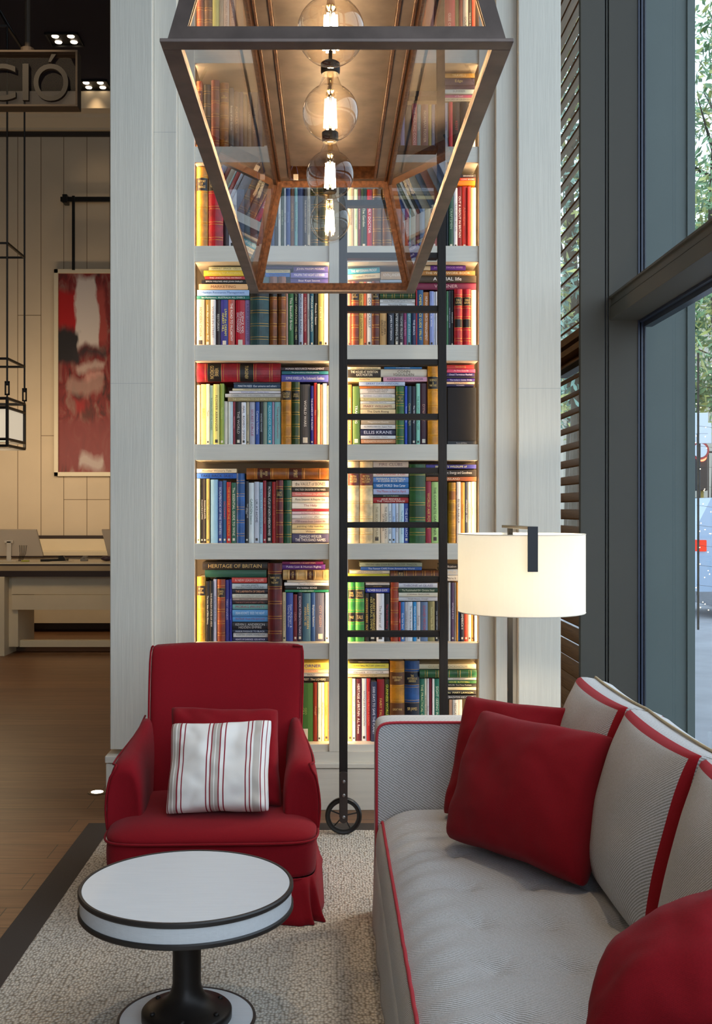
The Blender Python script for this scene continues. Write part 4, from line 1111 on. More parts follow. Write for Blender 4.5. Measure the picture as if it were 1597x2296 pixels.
# lumbar + striped pillow
pillow('red_cushion', (PT(377, 1578, 4.46), PT(632, 1585, 4.45), PT(640, 1815, 4.27), PT(372, 1812, 4.27)), .17, REDP, seed=3, wr=.006)
tag(bpy.data.objects['red_cushion'], 'plain red cushion in the armchair, behind the striped cushion', 'cushion')
def stripemat():
    m = bpy.data.materials.new('striped_cotton'); m.use_nodes = True; nt = m.node_tree; N = nt.nodes; L = nt.links; b = N['Principled BSDF']
    uv = N.new('ShaderNodeUVMap'); uv.uv_map = 'UVMap'; sp = N.new('ShaderNodeSeparateXYZ'); L.new(uv.outputs[0], sp.inputs[0])
    cr = N.new('ShaderNodeValToRGB'); cr.color_ramp.interpolation = 'CONSTANT'; el = cr.color_ramp.elements
    R, G, Wc = hx('8c2430'), hx('b9b0a6'), hx('ece8e2')
    def grp(c): return [(c-.085, R), (c-.074, Wc), (c-.048, R), (c-.036, G), (c-.010, Wc), (c-.002, G), (c+.030, R), (c+.042, Wc), (c+.072, R), (c+.084, Wc)]
    st = [(0.0, Wc), (.03, R), (.04, Wc), (.058, G), (.085, Wc), (.095, G), (.125, R), (.137, Wc), (.17, R), (.182, Wc)]+grp(.485)+[(.76, R), (.772, Wc), (.80, R), (.812, Wc), (.83, G), (.895, Wc), (.905, R), (.917, Wc), (.95, R), (.96, Wc)]
    el[0].position = 0; el[0].color = Wc
    el.remove(el[1])
    for p, c in st[1:]:
        e = el.new(p); e.color = c
    L.new(sp.outputs[0], cr.inputs[0]); L.new(cr.outputs[0], b.inputs['Base Color']); b.inputs['Roughness'].default_value = .9
    tc = N.new('ShaderNodeTexCoord'); n = N.new('ShaderNodeTexNoise'); n.inputs['Scale'].default_value = 14; L.new(tc.outputs['Object'], n.inputs['Vector'])
    n2 = N.new('ShaderNodeTexNoise'); n2.inputs['Scale'].default_value = 500; L.new(tc.outputs['Object'], n2.inputs['Vector'])
    bp = N.new('ShaderNodeBump'); bp.inputs['Strength'].default_value = .1; bp.inputs['Distance'].default_value = .012; L.new(n.outputs['Fac'], bp.inputs['Height'])
    b2 = N.new('ShaderNodeBump'); b2.inputs['Strength'].default_value = .3; b2.inputs['Distance'].default_value = .001; L.new(n2.outputs['Fac'], b2.inputs['Height']); L.new(bp.outputs[0], b2.inputs['Normal']); L.new(b2.outputs[0], b.inputs['Normal'])
    return m
o = pillow('striped_cushion', (PT(379, 1618, 4.30), PT(617, 1608, 4.29), PT(610, 1826, 4.13), PT(364, 1832, 4.13)), .17, stripemat(), seed=9, wr=.006)
tag(o, 'white cushion with red and grey stripes sitting in the red armchair', 'cushion')

# ------------------------------------------------------------------ round table
TX, TY = wx(419, 3.185), 3.185
tb = thing('coffee_table', 'round white pedestal table with dark edging in front of the armchair', 'table', (TX, TY, .013))
TW = mat('white_table_veneer', 'd9dbdc', .4, bump=.3, bscale=1, bstretch=(14, 240, 240), vary=.04, vscale=.5)
R0 = .314; zt = .447
bm = BM(); lathe(bm, [(.02, zt-.066), (R0-.004, zt-.066), (R0-.004, zt-.010), (R0-.010, zt), (.02, zt)], (TX, TY, 0), 96); obj('tabletop', bm, TW, tb)
for a, b_ in ((zt-.014, zt+.0015), (zt-.072, zt-.056)):
    bm = BM(); n = 96; pr = [(R0-.008, a), (R0-.001, a), (R0+.002, a+.004), (R0+.002, b_-.004), (R0-.001, b_), (R0-.008, b_)]
    loft(bm, [[Vector((TX+r*math.cos(t), TY+r*math.sin(t), z)) for r, z in pr] for t in [2*math.pi*k/n for k in range(n)]], closed=True)
    o = obj('edge_band', bm, mat('dark_edge_band', '2c2724', .45), tb, sm=False); o['label'] = 'dark brown edging band'
PED = mat('dark_bronze_pedestal', '2a2624', .42, metal=.6, vary=.2, vscale=6)
bm = BM(); lathe(bm, [(.025, .385), (.043, .385), (.042, .30), (.042, .155), (.046, .135), (.056, .115), (.075, .098), (.105, .084), (.128, .079), (.133, .074), (.133, .050), (.02, .050)], (TX, TY, 0), 64); obj('pedestal', bm, PED, tb, sm=True)
for k in range(6):
    bm = BM(); a = math.radians(30+60*k); c = Vector((TX+.108*math.cos(a), TY+.108*math.sin(a), 0))
    lathe(bm, [(.008, .080), (.008, .087), (.005, .090), (.001, .091)], c, 14); obj('bolt', bm, PED, tb, sm=True)
bm = BM(); lathe(bm, [(.02, .013), (.200, .013), (.200, .050), (.196, .052), (.02, .052)], (TX, TY, 0), 96); obj('base_disc', bm, TW, tb)
bm = BM(); n = 96; pr = [(.196, .044), (.203, .044), (.205, .048), (.203, .0535), (.196, .0535)]
loft(bm, [[Vector((TX+r*math.cos(t), TY+r*math.sin(t), z)) for r, z in pr] for t in [2*math.pi*k/n for k in range(n)]], closed=True); obj('edge_band', bm, MC['dark_edge_band'], tb)

# ------------------------------------------------------------------ sofa
sf = thing('sofa', 'long grey twill sofa with red piping beside the window', 'sofa', (.7, 2.7, .013))
XF = .20
bm = BM(); rs = []
# base body
box(bm, XF-.015, 1.22, 1.45, 3.99, .05, .40, .012); obj('base', bm, GREYC, sf)
def skirt(bm, pts, z0, z1, th=.006):
    for i in range(len(pts)-1):
        pass
bm = BM(); n = 160; rows = []
for q, z in enumerate((.34, .2, .1, .03, .018)):
    f = q/4; r = []
    for k in range(n+1):
        y = 1.4+(4.13-1.4)*k/n
        r.append((XF-.018-.012*f-.003*math.sin(y*21)*f, y, z))
    rows.append(r)
V_ = [[bm.verts.new(p) for p in r] for r in rows]
for i in range(4):
    for j in range(n): bm.faces.new((V_[i][j], V_[i][j+1], V_[i+1][j+1], V_[i+1][j]))
o = obj('skirt', bm, GREYC, sf, sm=True); o.modifiers.new('s', 'SOLIDIFY').thickness = .006
# seat
TUFT = [(x, y) for x in (.40, .585, .77) for y in (3.70, 3.42, 3.135, 2.85, 2.57, 2.30, 2.02, 1.74)]
bm = BM(); NX, NY = 90, 250; G = []
def sz(x, y):
    u = (x-XF)/.80; ed = min(1, u/.16); z = .415+.050*(1-(1-ed)**2.2)
    for tx, ty in TUFT:
        d2 = (x-tx)**2+(y-ty)**2
        if d2 < .03:
            d = math.sqrt(d2); z -= .016*math.exp(-d2/.0010)+.008*math.exp(-d2/.006)
            a = math.atan2(y-ty, x-tx); z += .0022*math.sin(a*7+tx*40+ty*13)*math.exp(-((d-.045)/.03)**2)
    z += .0045*math.sin(y*52+1.3*math.sin(x*9)+2*noise.noise(Vector((x*2, y*2, 0))))*math.exp(-((u-.09)/.10)**2)
    z += .006*noise.noise(Vector((x*5, y*4, 3)))
    z -= .03*max(0, (y-3.90)/.09)**2
    return z
for j in range(NY+1):
    y = 1.47+(3.975-1.47)*j/NY
    G.append([bm.verts.new((XF+.80*i/NX, y, sz(XF+.80*i/NX, y))) for i in range(NX+1)])
for j in range(NY):
    for i in range(NX): bm.faces.new((G[j][i], G[j][i+1], G[j+1][i+1], G[j+1][i]))
# front drop
FR = [G2[0] for G2 in G]; prev = FR
for dz, dx in ((.010, -.012), (.04, -.022), (.085, -.026), (.12, -.026), (.16, -.024)):
    cur = [bm.verts.new((XF+dx, v.co.y, FR[k].co.z-dz)) for k, v in enumerate(FR)]
    for k in range(NY): bm.faces.new((prev[k], prev[k+1], cur[k+1], cur[k]))
    prev = cur
obj('seat_cushion', bm, GREYC, sf, sm=True)
bm = BM(); tube(bm, [(XF-.004, 1.47+(3.968-1.47)*k/80, sz(XF, 1.47+(3.968-1.47)*k/80)+.001+.0015*math.sin(k*1.7)) for k in range(81)], .0052, 8); o = obj('piping', bm, REDPIPE, sf, sm=True); o['label'] = 'red piping along the seat edge'
# far arm, near arm, back
def arm(y0, y1, nm='arm'):
    bm = BM(); rs = []
    for yy, g in ((y0, -.010), (y0+.004, -.003), (y0+.012, 0), ((y0+y1)/2, .003), (y1-.012, 0), (y1-.003, -.004), (y1, -.012)):
        ring = []
        for (X, Z, _) in srect(0, 0, 0, 1, 1, 26, 56):
            xx = .70+X*(.525+g); zz = .395+Z*(.375+g)
            if X < 0 and Z > 0:  # rounded top front corner
                pass
            ring.append((xx, yy, zz))
        rs.append(ring)
    loft(bm, rs); return obj(nm, bm, GREYC, sf, sm=False, sub=0)
arm(3.985, 4.125); arm(1.30, 1.44)
ring = [p for p in srect(.70, .395, 0, .522, .372, 22, 90, 'xy')]
bm = BM(); tube(bm, [(p[0], 3.983, p[1]) for p in ring], .0052, 8, closed=True); obj('piping', bm, REDPIPE, sf, sm=True)
bm = BM(); box(bm, 1.10, 1.24, 1.44, 3.985, .05, .755, .03, 3); obj('back_frame', bm, GREYC, sf)
# back cushions
def boxcushion(y0, y1, label, seed):
    """grey boxed cushion leaning on sofa back. front face towards -x"""
    wdt = y1-y0; hgt = .50; th = .15
    c = Vector((.80, (y0+y1)/2, .466)); lean = math.radians(14)
    bm = BM(); N = 26
    ux = Vector((0, -1, 0)); uz = Vector((math.sin(lean), 0, math.cos(lean))); nn = Vector((-math.cos(lean), 0, math.sin(lean)))
    def base(u, v): return c+ux*(u*wdt/2*(1-.03*(1-v*v)*abs(u)))+uz*(hgt*(v+1)/2*(1-0.02*(1-u*u)))
    def fz(u, v): return .075*max(0, 1-abs(u)**2.6)**.7*max(0, 1-abs(v)**2.6)**.7+.008*noise.noise(Vector((u*2+seed, v*2, 0)))*max(0, 1-max(abs(u), abs(v))**4)
    FR_, BK = [], []
    for j in range(N+1):
        v = -1+2*j/N
        FR_.append([bm.verts.new(base(-1+2*i/N, v)+nn*(.02+fz(-1+2*i/N, v))) for i in range(N+1)])
        BK.append([bm.verts.new(base(-1+2*i/N, v)-nn*(th-.03+.3*fz(-1+2*i/N, v))) for i in range(N+1)])
    for j in range(N):
        for i in range(N):
            u, v = -1+2*(i+.5)/N, -1+2*(j+.5)/N
            f = bm.faces.new((FR_[j][i], FR_[j][i+1], FR_[j+1][i+1], FR_[j+1][i]))
            f2 = bm.faces.new((BK[j][i+1], BK[j][i], BK[j+1][i], BK[j+1][i+1]))
            m_ = max(abs(u), abs(v))
            if v > .89 or u > .89: f.material_index = 1
            if m_ > .88: f2.material_index = 1
    bd = [(0, i) for i in range(N)]+[(j, N) for j in range(N)]+[(N, N-i) for i in range(N)]+[(N-j, 0) for j in range(N)]
    M_ = []
    for (j, i) in bd:
        a = FR_[j][i].co; b_ = BK[j][i].co; cc = (a+b_)/2; d = (cc-base(0, 0)-nn*-.05); d -= nn*d.dot(nn); d.normalize(); M_.append(bm.verts.new(cc+d*.010))
    nb = len(bd)
    for k in range(nb):
        k2 = (k+1) % nb; a, b_ = FR_[bd[k][0]][bd[k][1]], FR_[bd[k2][0]][bd[k2][1]]; a2, b2 = BK[bd[k][0]][bd[k][1]], BK[bd[k2][0]][bd[k2][1]]
        bm.faces.new((a, M_[k], M_[k2], b_)); bm.faces.new((M_[k], a2, b2, M_[k2]))
    mid = [v.co.copy() for v in M_]; 
    o = obj('back_cushion', bm, [GREYC, REDPIPE2], sm=True, sub=1); tag(o, label, 'cushion', 'grey back cushions on the sofa')
    bm = BM(); tube(bm, [p+Vector((0, 0, .002)) for p in mid], .0045, 6, closed=True); obj('piping', bm, mat('cream_piping', 'b8a98c', .85), o, sm=True)
REDPIPE2 = clothmat('red_cushion_band', 'a81e28', '94141e', 1500, .2)
boxcushion(3.285, 3.90, 'grey cushion with red band against the sofa back, nearest the far arm', 1)
boxcushion(2.635, 3.26, 'grey cushion with red band on sofa, just right of the front red cushion', 2)
boxcushion(1.98, 2.61, 'grey cushion with red band at the right edge, above the nearest red cushion', 3)
o = pillow('red_cushion', (PT(1040, 1550, 3.93), PT(1318, 1585, 3.72), Vector((.80, 3.62, .475)), PT(985, 1832, 3.82)), .20, REDP, seed=21, wr=.005)
tag(o, 'red cushion on the sofa leaning on the far arm, behind another red cushion', 'cushion', 'red cushions on the sofa')
o = pillow('red_cushion', (PT(1082, 1584, 3.66), PT(1390, 1645, 3.22), PT(1318, 2004, 3.02), PT(994, 1886, 3.50)), .25, REDP, seed=33, wr=.004)
tag(o, 'large red cushion standing frontmost on the far half of the sofa seat', 'cushion', 'red cushions on the sofa')
o = pillow('red_cushion', (PT(1405, 2165, 2.10), PT(1720, 1985, 2.02), PT(1800, 2400, 1.75), PT(1310, 2420, 1.90)), .26, REDP, seed=41, wr=.003)
tag(o, 'red cushion cut off by the lower right corner, nearest on the sofa', 'cushion', 'red cushions on the sofa')

# ------------------------------------------------------------------ floor lamp
LX, LYc = wx(1169, 4.6), 4.6
fl = thing('floor_lamp', 'floor lamp with white drum shade and black bracket behind the sofa arm', 'lamp', (LX, LYc+.15, 0))
BRM = mat('dark_brass_lamp_metal', '3a342c', .35, metal=.7)
PX = wx(1144, 4.78); PY = 4.78
bm = BM(); box(bm, PX-.011, PX+.011, PY-.011, PY+.011, .01, 1.475, .001); obj('pole', bm, BRM, fl)
bm = BM(); box(bm, PX-.14, PX+.14, PY-.14, PY+.14, 0, .018, .003); obj('base', bm, BLACK, fl)
FX, FYY = wx(1195, 4.315), 4.315
bm = BM(); obox(bm, (PX-.012, PY+.03, 1.482), (FX, FYY+.006, 1.482), .041, .012, bev=.001); obox(bm, (PX, PY, 1.44), (LX, LYc, 1.44), .02, .01)
obj('arm', bm, mat('satin_brass_arm', '8d8270', .35, metal=.6), fl)
bm = BM(); box(bm, FX-.0205, FX+.0205, FYY-.004, FYY+.004, 1.306, 1.488, .001); obj('bracket', bm, mat('black_bracket', '15141a', .4), fl)
R = .269; bm = BM()
n = 72; 
pr = [(R, 1.12), (R, 1.453), (R-.0015, 1.453), (R-.0015, 1.12)]
loft(bm, [[Vector((LX+r*math.cos(t), LYc+r*math.sin(t), z)) for r, z in pr] for t in [2*math.pi*k/n for k in range(n)]], closed=True)
def shademat():
    m = bpy.data.materials.new('translucent_lamp_shade'); m.use_nodes = True; nt = m.node_tree; N = nt.nodes; L = nt.links; N.remove(N['Principled BSDF'])
    d = N.new('ShaderNodeBsdfDiffuse'); d.inputs[0].default_value = (.85, .83, .78, 1)
    t = N.new('ShaderNodeBsdfTranslucent'); t.inputs[0].default_value = (.95, .9, .8, 1)
    mx = N.new('ShaderNodeMixShader'); mx.inputs[0].default_value = .5; L.new(d.outputs[0], mx.inputs[1]); L.new(t.outputs[0], mx.inputs[2]); L.new(mx.outputs[0], N['Material Output'].inputs[0]); return m
obj('lamp_shade', bm, shademat(), fl, sm=False)
bm = BM()
for z in (1.121, 1.452): tube(bm, [(LX+(R)*math.cos(t), LYc+(R)*math.sin(t), z) for t in [2*math.pi*k/n for k in range(n)]], .0018, 6, closed=True)
obj('shade_trim', bm, mat('shade_trim', 'd0c8ba', .8), fl)
bm = BM(); bmesh.ops.create_uvsphere(bm, u_segments=20, v_segments=12, radius=.035, matrix=Matrix.Translation((LX, LYc, 1.28))); obj('bulb', bm, emis('warm_bulb', (1, .90, .72, 1), 330), fl, sm=True)
bm = BM(); tube(bm, [(LX, LYc, 1.31), (LX, LYc, 1.44)], .014, 12); obj('socket', bm, BLACK, fl)
# ------------------------------------------------------------------ big lantern
LCX = .0127; YN, YF_ = 1.668, 3.60; ZB = H+.728; HW = .275; INS = .079; HT = .351
ln = thing('lantern', 'long bronze and glass lantern with globe bulbs hanging over the seating', 'lantern', (LCX, (YN+YF_)/2, ZB))
fw = .030
# bottom flange ring
bm = BM()
x0, x1, y0, y1 = LCX-HW, LCX+HW, YN, YF_
box(bm, x0, x1, y0, y0+fw, ZB, ZB+.006, .001); box(bm, x0, x1, y1-fw, y1, ZB, ZB+.006, .001)
box(bm, x0, x0+fw, y0+fw, y1-fw, ZB, ZB+.006, .001); box(bm, x1-fw, x1, y0+fw, y1-fw, ZB, ZB+.006, .001)
obj('bottom_rim', bm, BRONZE, ln)
g = .010
B = [Vector((x0+g, y0+g, ZB+.006)), Vector((x1-g, y0+g, ZB+.006)), Vector((x1-g, y1-g, ZB+.006)), Vector((x0+g, y1-g, ZB+.006))]
T = [Vector((x0+g+INS, y0+g+INS, ZB+HT)), Vector((x1-g-INS, y0+g+INS, ZB+HT)), Vector((x1-g-INS, y1-g-INS, ZB+HT)), Vector((x0+g+INS, y1-g-INS, ZB+HT))]
bw = .026
for i in range(4):
    j = (i+1) % 4
    a, b_, c, d = B[i], B[j], T[j], T[i]
    nin = (b_-a).cross(d-a).normalized(); mid = (a+b_+c+d)/4
    if nin.dot(Vector((LCX, (y0+y1)/2, mid.z))-mid) < 0: nin = -nin
    th = .009
    ux = (b_-a).normalized(); up = ((c+d)/2-(a+b_)/2).normalized()
    tin = ux*bw; lean_a = (d-a).normalized(); lean_b = (c-b_).normalized()
    bh = bw*1.0
    la = bh/abs(lean_a.dot(up)); L_ = (d-a).length
    def off(p, q): return p
    # inner opening corners
    ia = a+lean_a*la+ux*bw; ib = b_+lean_b*la-ux*bw; ic = c-lean_b*la*.8-ux*bw; id_ = d-lean_a*la*.8+ux*bw
    for nm, m_, o1, o2 in (('frame_panel', BRONZE, 0, .004), ('inner_trim', OLDWOOD, .004, .010)):
        bm = BM()
        for q in ((a, b_, ib, ia), (b_, c, ic, ib), (c, d, id_, ic), (d, a, ia, id_)):
            if nm == 'inner_trim':
                q = [p.lerp(mid, .006) for p in q]
            prism(bm, [p+nin*o1 for p in q], nin*(o2-o1))
        obj(nm, bm, m_, ln)
    bm = BM(); prism(bm, [p+nin*.005 for p in (ia-ux*.004-up*.004, ib+ux*.004-up*.004, ic+ux*.004+up*.004, id_-ux*.004+up*.004)], nin*.0002)
    # single sheet pane
    bm.free(); bm = BM(); poly(bm, [p+nin*.0045 for p in (ia-ux*.004-up*.004, ib+ux*.004-up*.004, ic+ux*.004+up*.004, id_-ux*.004+up*.004)])
    obj('glass_pane', bm, LGLASS, ln, fix=False)
# top: border frame, channels, copper plate
tx0, tx1, ty0, ty1 = T[0].x, T[1].x, T[0].y, T[2].y
bm = BM(); zt_ = ZB+HT
for (a, b_, c, d) in ((tx0, tx1, ty0, ty0+.045), (tx0, tx1, ty1-.045, ty1), (tx0, tx0+.045, ty0+.045, ty1-.045), (tx1-.045, tx1, ty0+.045, ty1-.045)):
    box(bm, a, b_, c, d, zt_-.004, zt_+.012, .002)
obj('top_frame', bm, BRONZE, ln)
bm = BM()
for (a, b_, c, d) in ((tx0+.045, tx0+.053, ty0+.045, ty1-.045), (tx1-.053, tx1-.045, ty0+.045, ty1-.045), (tx0+.012, tx0+.018, ty0+.02, ty1-.02), (tx1-.018, tx1-.012, ty0+.02, ty1-.02), (tx0+.05, tx1-.05, ty1-.053, ty1-.045)):
    box(bm, a, b_, c, d, zt_-.010, zt_+.03, .001)
obj('inner_beading', bm, OLDWOOD, ln)
bm = BM(); box(bm, tx0+.045, tx1-.045, ty0+.04, ty1-.04, zt_+.028, zt_+.034); obj('copper_plate', bm, COPPER, ln)
bm = BM(); rr = [[(LCX-.17, y0+.2, zt_+.012), (LCX+.17, y0+.2, zt_+.012), (LCX+.17, y1-.2, zt_+.012), (LCX-.17, y1-.2, zt_+.012)], [(LCX-.06, y0+.4, zt_+.15), (LCX+.06, y0+.4, zt_+.15), (LCX+.06, y1-.4, zt_+.15), (LCX-.06, y1-.4, zt_+.15)]]
loft(bm, rr); obj('roof', bm, BRONZE, ln)
for yy in (y0+.5, y1-.5):
    bm = BM(); tube(bm, [(LCX, yy, zt_+.14), (LCX, yy, CEIL)], .010, 10); obj('hanging_rod', bm, BRONZE, ln)
# bulbs
FIL = emis('hot_filament', (1, .72, .40, 1), 230)
for yb, zc in ((1.985, H+.885), (2.41, H+.893), (2.82, H+.882), (3.35, H+.905)):
    c = Vector((.004, yb, zc)); r = .0625
    prof = []
    for k in range(17):
        a = -math.pi/2+math.pi*k/16*.86; prof.append((max(.0008, r*math.cos(a)), r*math.sin(a)))
    prof += [(.022, .068), (.0165, .082), (.015, .092)]
    bm = BM(); lathe(bm, prof, c, 40, cap=False); gb = obj('bulb', bm, BGLASS, ln, sm=True)
    bm = BM()
    for k in range(6):
        a = 2*math.pi*k/6; d = Vector((math.cos(a), math.sin(a), 0))
        tube(bm, [c+d*.013+Vector((0, 0, -.034)), c+d*.010+Vector((0, 0, .030))], .0026, 6)
    f_ = obj('filament', bm, FIL, gb)
    bm = BM(); lathe(bm, [(.0015, -.034), (.006, -.032), (.0012, -.028), (.0012, .036), (.010, .040), (.006, .06), (.008, .088)], c, 16); obj('glass_stem', bm, glassmat('stem_glass', (.95, .88, .75, 1), 1, 1.45), gb, sm=True)
    bm = BM(); lathe(bm, [(.014, .086), (.019, .086), (.0215, .090), (.0215, .110), (.016, .114), (.004, .116), (.004, zt_+.03-c.z)], c, 24); obj('socket', bm, BLACK, ln, sm=False)
# connector wires at the far end
for px in (660, 585):
    p = PT(px, 398, 3.45); bm = BM()
    tube(bm, [p+Vector((0.0, 0, .05)), p+Vector((-.012, 0, .02)), p+Vector((-.01, 0, -.006)), p+Vector((.004, 0, -.008)), p+Vector((.012, 0, .01)), p+Vector((.004, 0, .05))], .0011, 6)
    w = obj('wire', bm, mat('blue_wire', '54507c', .5), ln)
    bm = BM(); box(bm, p.x-.003, p.x+.013, p.y-.004, p.y+.004, p.z-.008, p.z+.010, .001); obj('connector_block', bm, mat('clear_connector', 'd8c8b8', .3), w)

# ------------------------------------------------------------------ window wall (right)
XI, XG = 1.50, 1.66; YJ = 5.75
win = bpy.data.objects.new('window_1', None); COL.objects.link(win); win.location = (XG, 2, 0); win['kind'] = 'structure'
ZT0, ZT1 = H+1.02, H+1.146
bm = BM(); box(bm, wx(1302, YJ), XI-.022, YJ, YJ+.04, 0, CEIL, .003); obj('frame_post', bm, GREYM, win)
bm = BM(); box(bm, XI-.022, XI, YJ+.015, YJ+.12, 0, CEIL); obj('shadow_gap', bm, GREYD, win)
bm = BM(); box(bm, XI-.014, XI-.008, YJ+.002, YJ+.05, 0, CEIL); obj('gap_trim', bm, GREYM, win)
bm = BM(); box(bm, XI, XG-.006, YJ, YJ+.30, 0, CEIL); obj('jamb', bm, GREYM, win)
for a, b_ in ((XG-.006, XG+.004), (XG+.010, XG+.022), (XG+.028, XG+.036)):
    bm = BM(); box(bm, a, b_, YJ-.006, YJ+.3, 0, CEIL, .001); obj('gasket', bm, GASKET, win)
bm = BM(); box(bm, XI+.002, XG, -5, YJ, ZT0, ZT1-.055, .002); box(bm, XI+.010, XG, -5, YJ, ZT1-.049, ZT1-.01, .002); box(bm, XI-.004, XG, -5, YJ, ZT1-.012, ZT1, .002); obj('transom', bm, GREYM, win)
bm = BM(); box(bm, XI+.02, XG, -5, YJ, ZT1-.056, ZT1-.048); obj('shadow_gap', bm, GREYD, win)
bm = BM(); box(bm, XG, XG+.02, -5, YJ, ZT0-.012, ZT0+.03); box(bm, XG+.026, XG+.07, -5, YJ, ZT0-.035, ZT0+.05); obj('gasket', bm, GASKET, win)
bm = BM(); box(bm, XI, XG+.02, -5, YJ, 0, .14, .003); obj('sill', bm, GREYM, win)
for yy in (2.35, -1.1, -4.6):
    bm = BM(); box(bm, XI, XG+.02, yy-.05, yy+.05, 0, CEIL, .002); obj('mullion', bm, GREYM, win)
bm = BM(); poly(bm, [(XG+.008, -5, .1), (XG+.008, YJ, .1), (XG+.008, YJ, CEIL), (XG+.008, -5, CEIL)]); obj('glass', bm, GLASS, win, fix=False)
# louvred timber screen beyond the bookcase
XLV = 1.62
lv = thing('louvre_screen', 'timber louvre screen between bookcase and grey window post', 'louvre', (XLV, 7.0, 0))
TEAK = mat('teak_slat', '86603a', .45, bump=.3, bscale=1, bstretch=(90, 4, 90), vary=.45, vscale=1.6)
bm0 = BM(); obox(bm0, (XLV, 6.3, 0), (XLV, 7.9, 0), .100, .012, up=Vector((-.8, 0, 1)).normalized(), bev=.004)
s0 = obj('slat', bm0, TEAK, lv); first = True
z = .06; k = 0
while z < 6.6:
    zp = z-H
    if not (1.0 < zp < 1.18):
        o = s0 if first else s0.copy()
        if not first: COL.objects.link(o); o.parent = lv
        o.location = (0, 0, z); o.location.z = z; first = False
    z += .113
bm = BM(); box(bm, XLV-.05, XLV+.05, 6.3, 7.9, H+1.03, H+1.07, .002); box(bm, XLV-.05, XLV+.05, 6.3, 7.9, H+1.10, H+1.15, .002); obj('mid_rail', bm, TEAK, lv)
bm = BM(); box(bm, XLV-.05, XLV+.05, 7.9, 8.0, 0, CEIL, .002); obj('end_post', bm, TEAK, lv)
win2 = bpy.data.objects.new('window_2', None); COL.objects.link(win2); win2.location = (1.8, 7, 0); win2['kind'] = 'structure'
bm = BM(); poly(bm, [(1.76, 6.3, 0), (1.76, 8.1, 0), (1.76, 8.1, CEIL), (1.76, 6.3, CEIL)]); obj('glass', bm, GLASS, win2, fix=False)
bm = BM(); box(bm, 1.72, 1.80, 6.3, 8.1, H+1.0, H+1.16, .002); obj('transom', bm, GREYM, win2)
bm = BM(); box(bm, 1.55, 1.75, 8.1, YW, 0, CEIL); struct('wall_right', bm, PANEL)

# ------------------------------------------------------------------ exterior
bm = BM(); box(bm, 1.7, 60, -20, 90, -.3, -.06); struct('ground_outside', bm, mat('stone_pavement', '8d9096', .8, vary=.2, vscale=2)).__setitem__('kind', 'structure')
ec = PT(1440, 1146, YJ+.1)
bm = BM(); box(bm, XG+.06, wx(1557, YJ+.1), YJ+.1, YJ+.7, -.06, 8, .004); box(bm, wx(1540, YJ+.1), wx(1557, YJ+.1), YJ+.085, YJ+.1, -.06, 8)
ex = struct('wall_outside_pier', bm, mat('grey_green_cladding', '525c58', .55, vary=.08, vscale=2))
bm = BM(); box(bm, 6.5, 60, 10, 90, -.062, -.055); tag(obj('road', bm, mat('asphalt', '5b6068', .85, vary=.25, vscale=12)), 'grey road outside the window', 'road')
bpy.data.objects['road']['kind'] = 'structure'
FAC = mat('pale_stone_facade', 'b9b3a4', .8, vary=.1, vscale=1)
bd = thing('building', 'pale stone building across the road behind the trees', 'building', (16, 50, 0))
bm = BM(); box(bm, 3, 40, 50, 60, -.1, 12, .02); obj('facade', bm, FAC, bd)
WDK = mat('dark_far_window', '39444e', .2)
for i in range(9):
    for j in range(3):
        bm = BM(); x = 5+i*3.4; box(bm, x, x+1.5, 49.93, 50.02, 1+j*3.6, 3.2+j*3.6, .01); obj('window', bm, WDK, bd)
LEAF = [mat('leaf_mid', '86a878', .6, vary=.5, vscale=3), mat('leaf_yellow', 'b8bc70', .6, vary=.4, vscale=3), mat('leaf_blue', '7fa898', .6, vary=.4, vscale=3)]
BARK = mat('tree_bark', '4a4238', .9, vary=.4, vscale=10)
def tree(x, y, h, rad, lm, label, seed):
    rn = random.Random(seed); t = thing('street_tree', label, 'tree', (x, y, -.06), 'street trees outside the window')
    bm = BM(); tube(bm, [(x, y, -.06), (x+.1, y, h*.3), (x-.05, y+.1, h*.6), (x+.05, y, h*.92)], [.16, .13, .09, .02], 10)
    for k in range(9):
        a = rn.uniform(0, 6.28); z = h*rn.uniform(.3, .8); tube(bm, [(x, y, z), (x+math.cos(a)*rad*.4, y+math.sin(a)*rad*.4, z+.5), (x+math.cos(a)*rad*.8, y+math.sin(a)*rad*.8, z+1.0)], [.05, .03, .01], 6)
    obj('trunk', bm, BARK, t)
    bm = BM()
    cl = [(rn.gauss(0, .42)*rad, rn.gauss(0, .42)*rad, h*rn.uniform(.3, 1.02)) for _ in range(int(34*h/8))]
    for cx_, cy_, cz_ in cl:
        rr = rn.uniform(.5, 1.0)
        for _ in range(80):
            p = Vector((x+cx_+rn.gauss(0, .45)*rr, y+cy_+rn.gauss(0, .45)*rr, cz_+rn.gauss(0, .4)*rr))
            d1 = Vector((rn.uniform(-1, 1), rn.uniform(-1, 1), rn.uniform(-1, 1))).normalized(); d2 = d1.orthogonal().normalized()
            s = rn.uniform(.06, .11)
            f = poly(bm, [p-d1*s*1.5, p-d2*s*.6, p+d1*s*1.5, p+d2*s*.6])
            if rn.random() < .3: f.material_index = 1
    o = obj('foliage', bm, [lm, LEAF[1]], t, fix=False)
tree(9.0, 25.0, 14.0, 1.7, LEAF[0], 'leafy green street tree nearest behind the right glass edge', 1)
tree(5.0, 22.0, 13.5, 1.5, LEAF[2], 'leafy green tree seen through the louvre slats', 2)
tree(14.5, 33.5, 12.0, 2.4, LEAF[0], 'leafy tree farther along the road', 3)
tree(7.9, 35.5, 15.0, 2.6, LEAF[2], 'blue green tree behind the nearest street tree', 4)
tree(16.0, 42.0, 17.0, 2.6, LEAF[1], 'yellowish tree far across the road', 5)
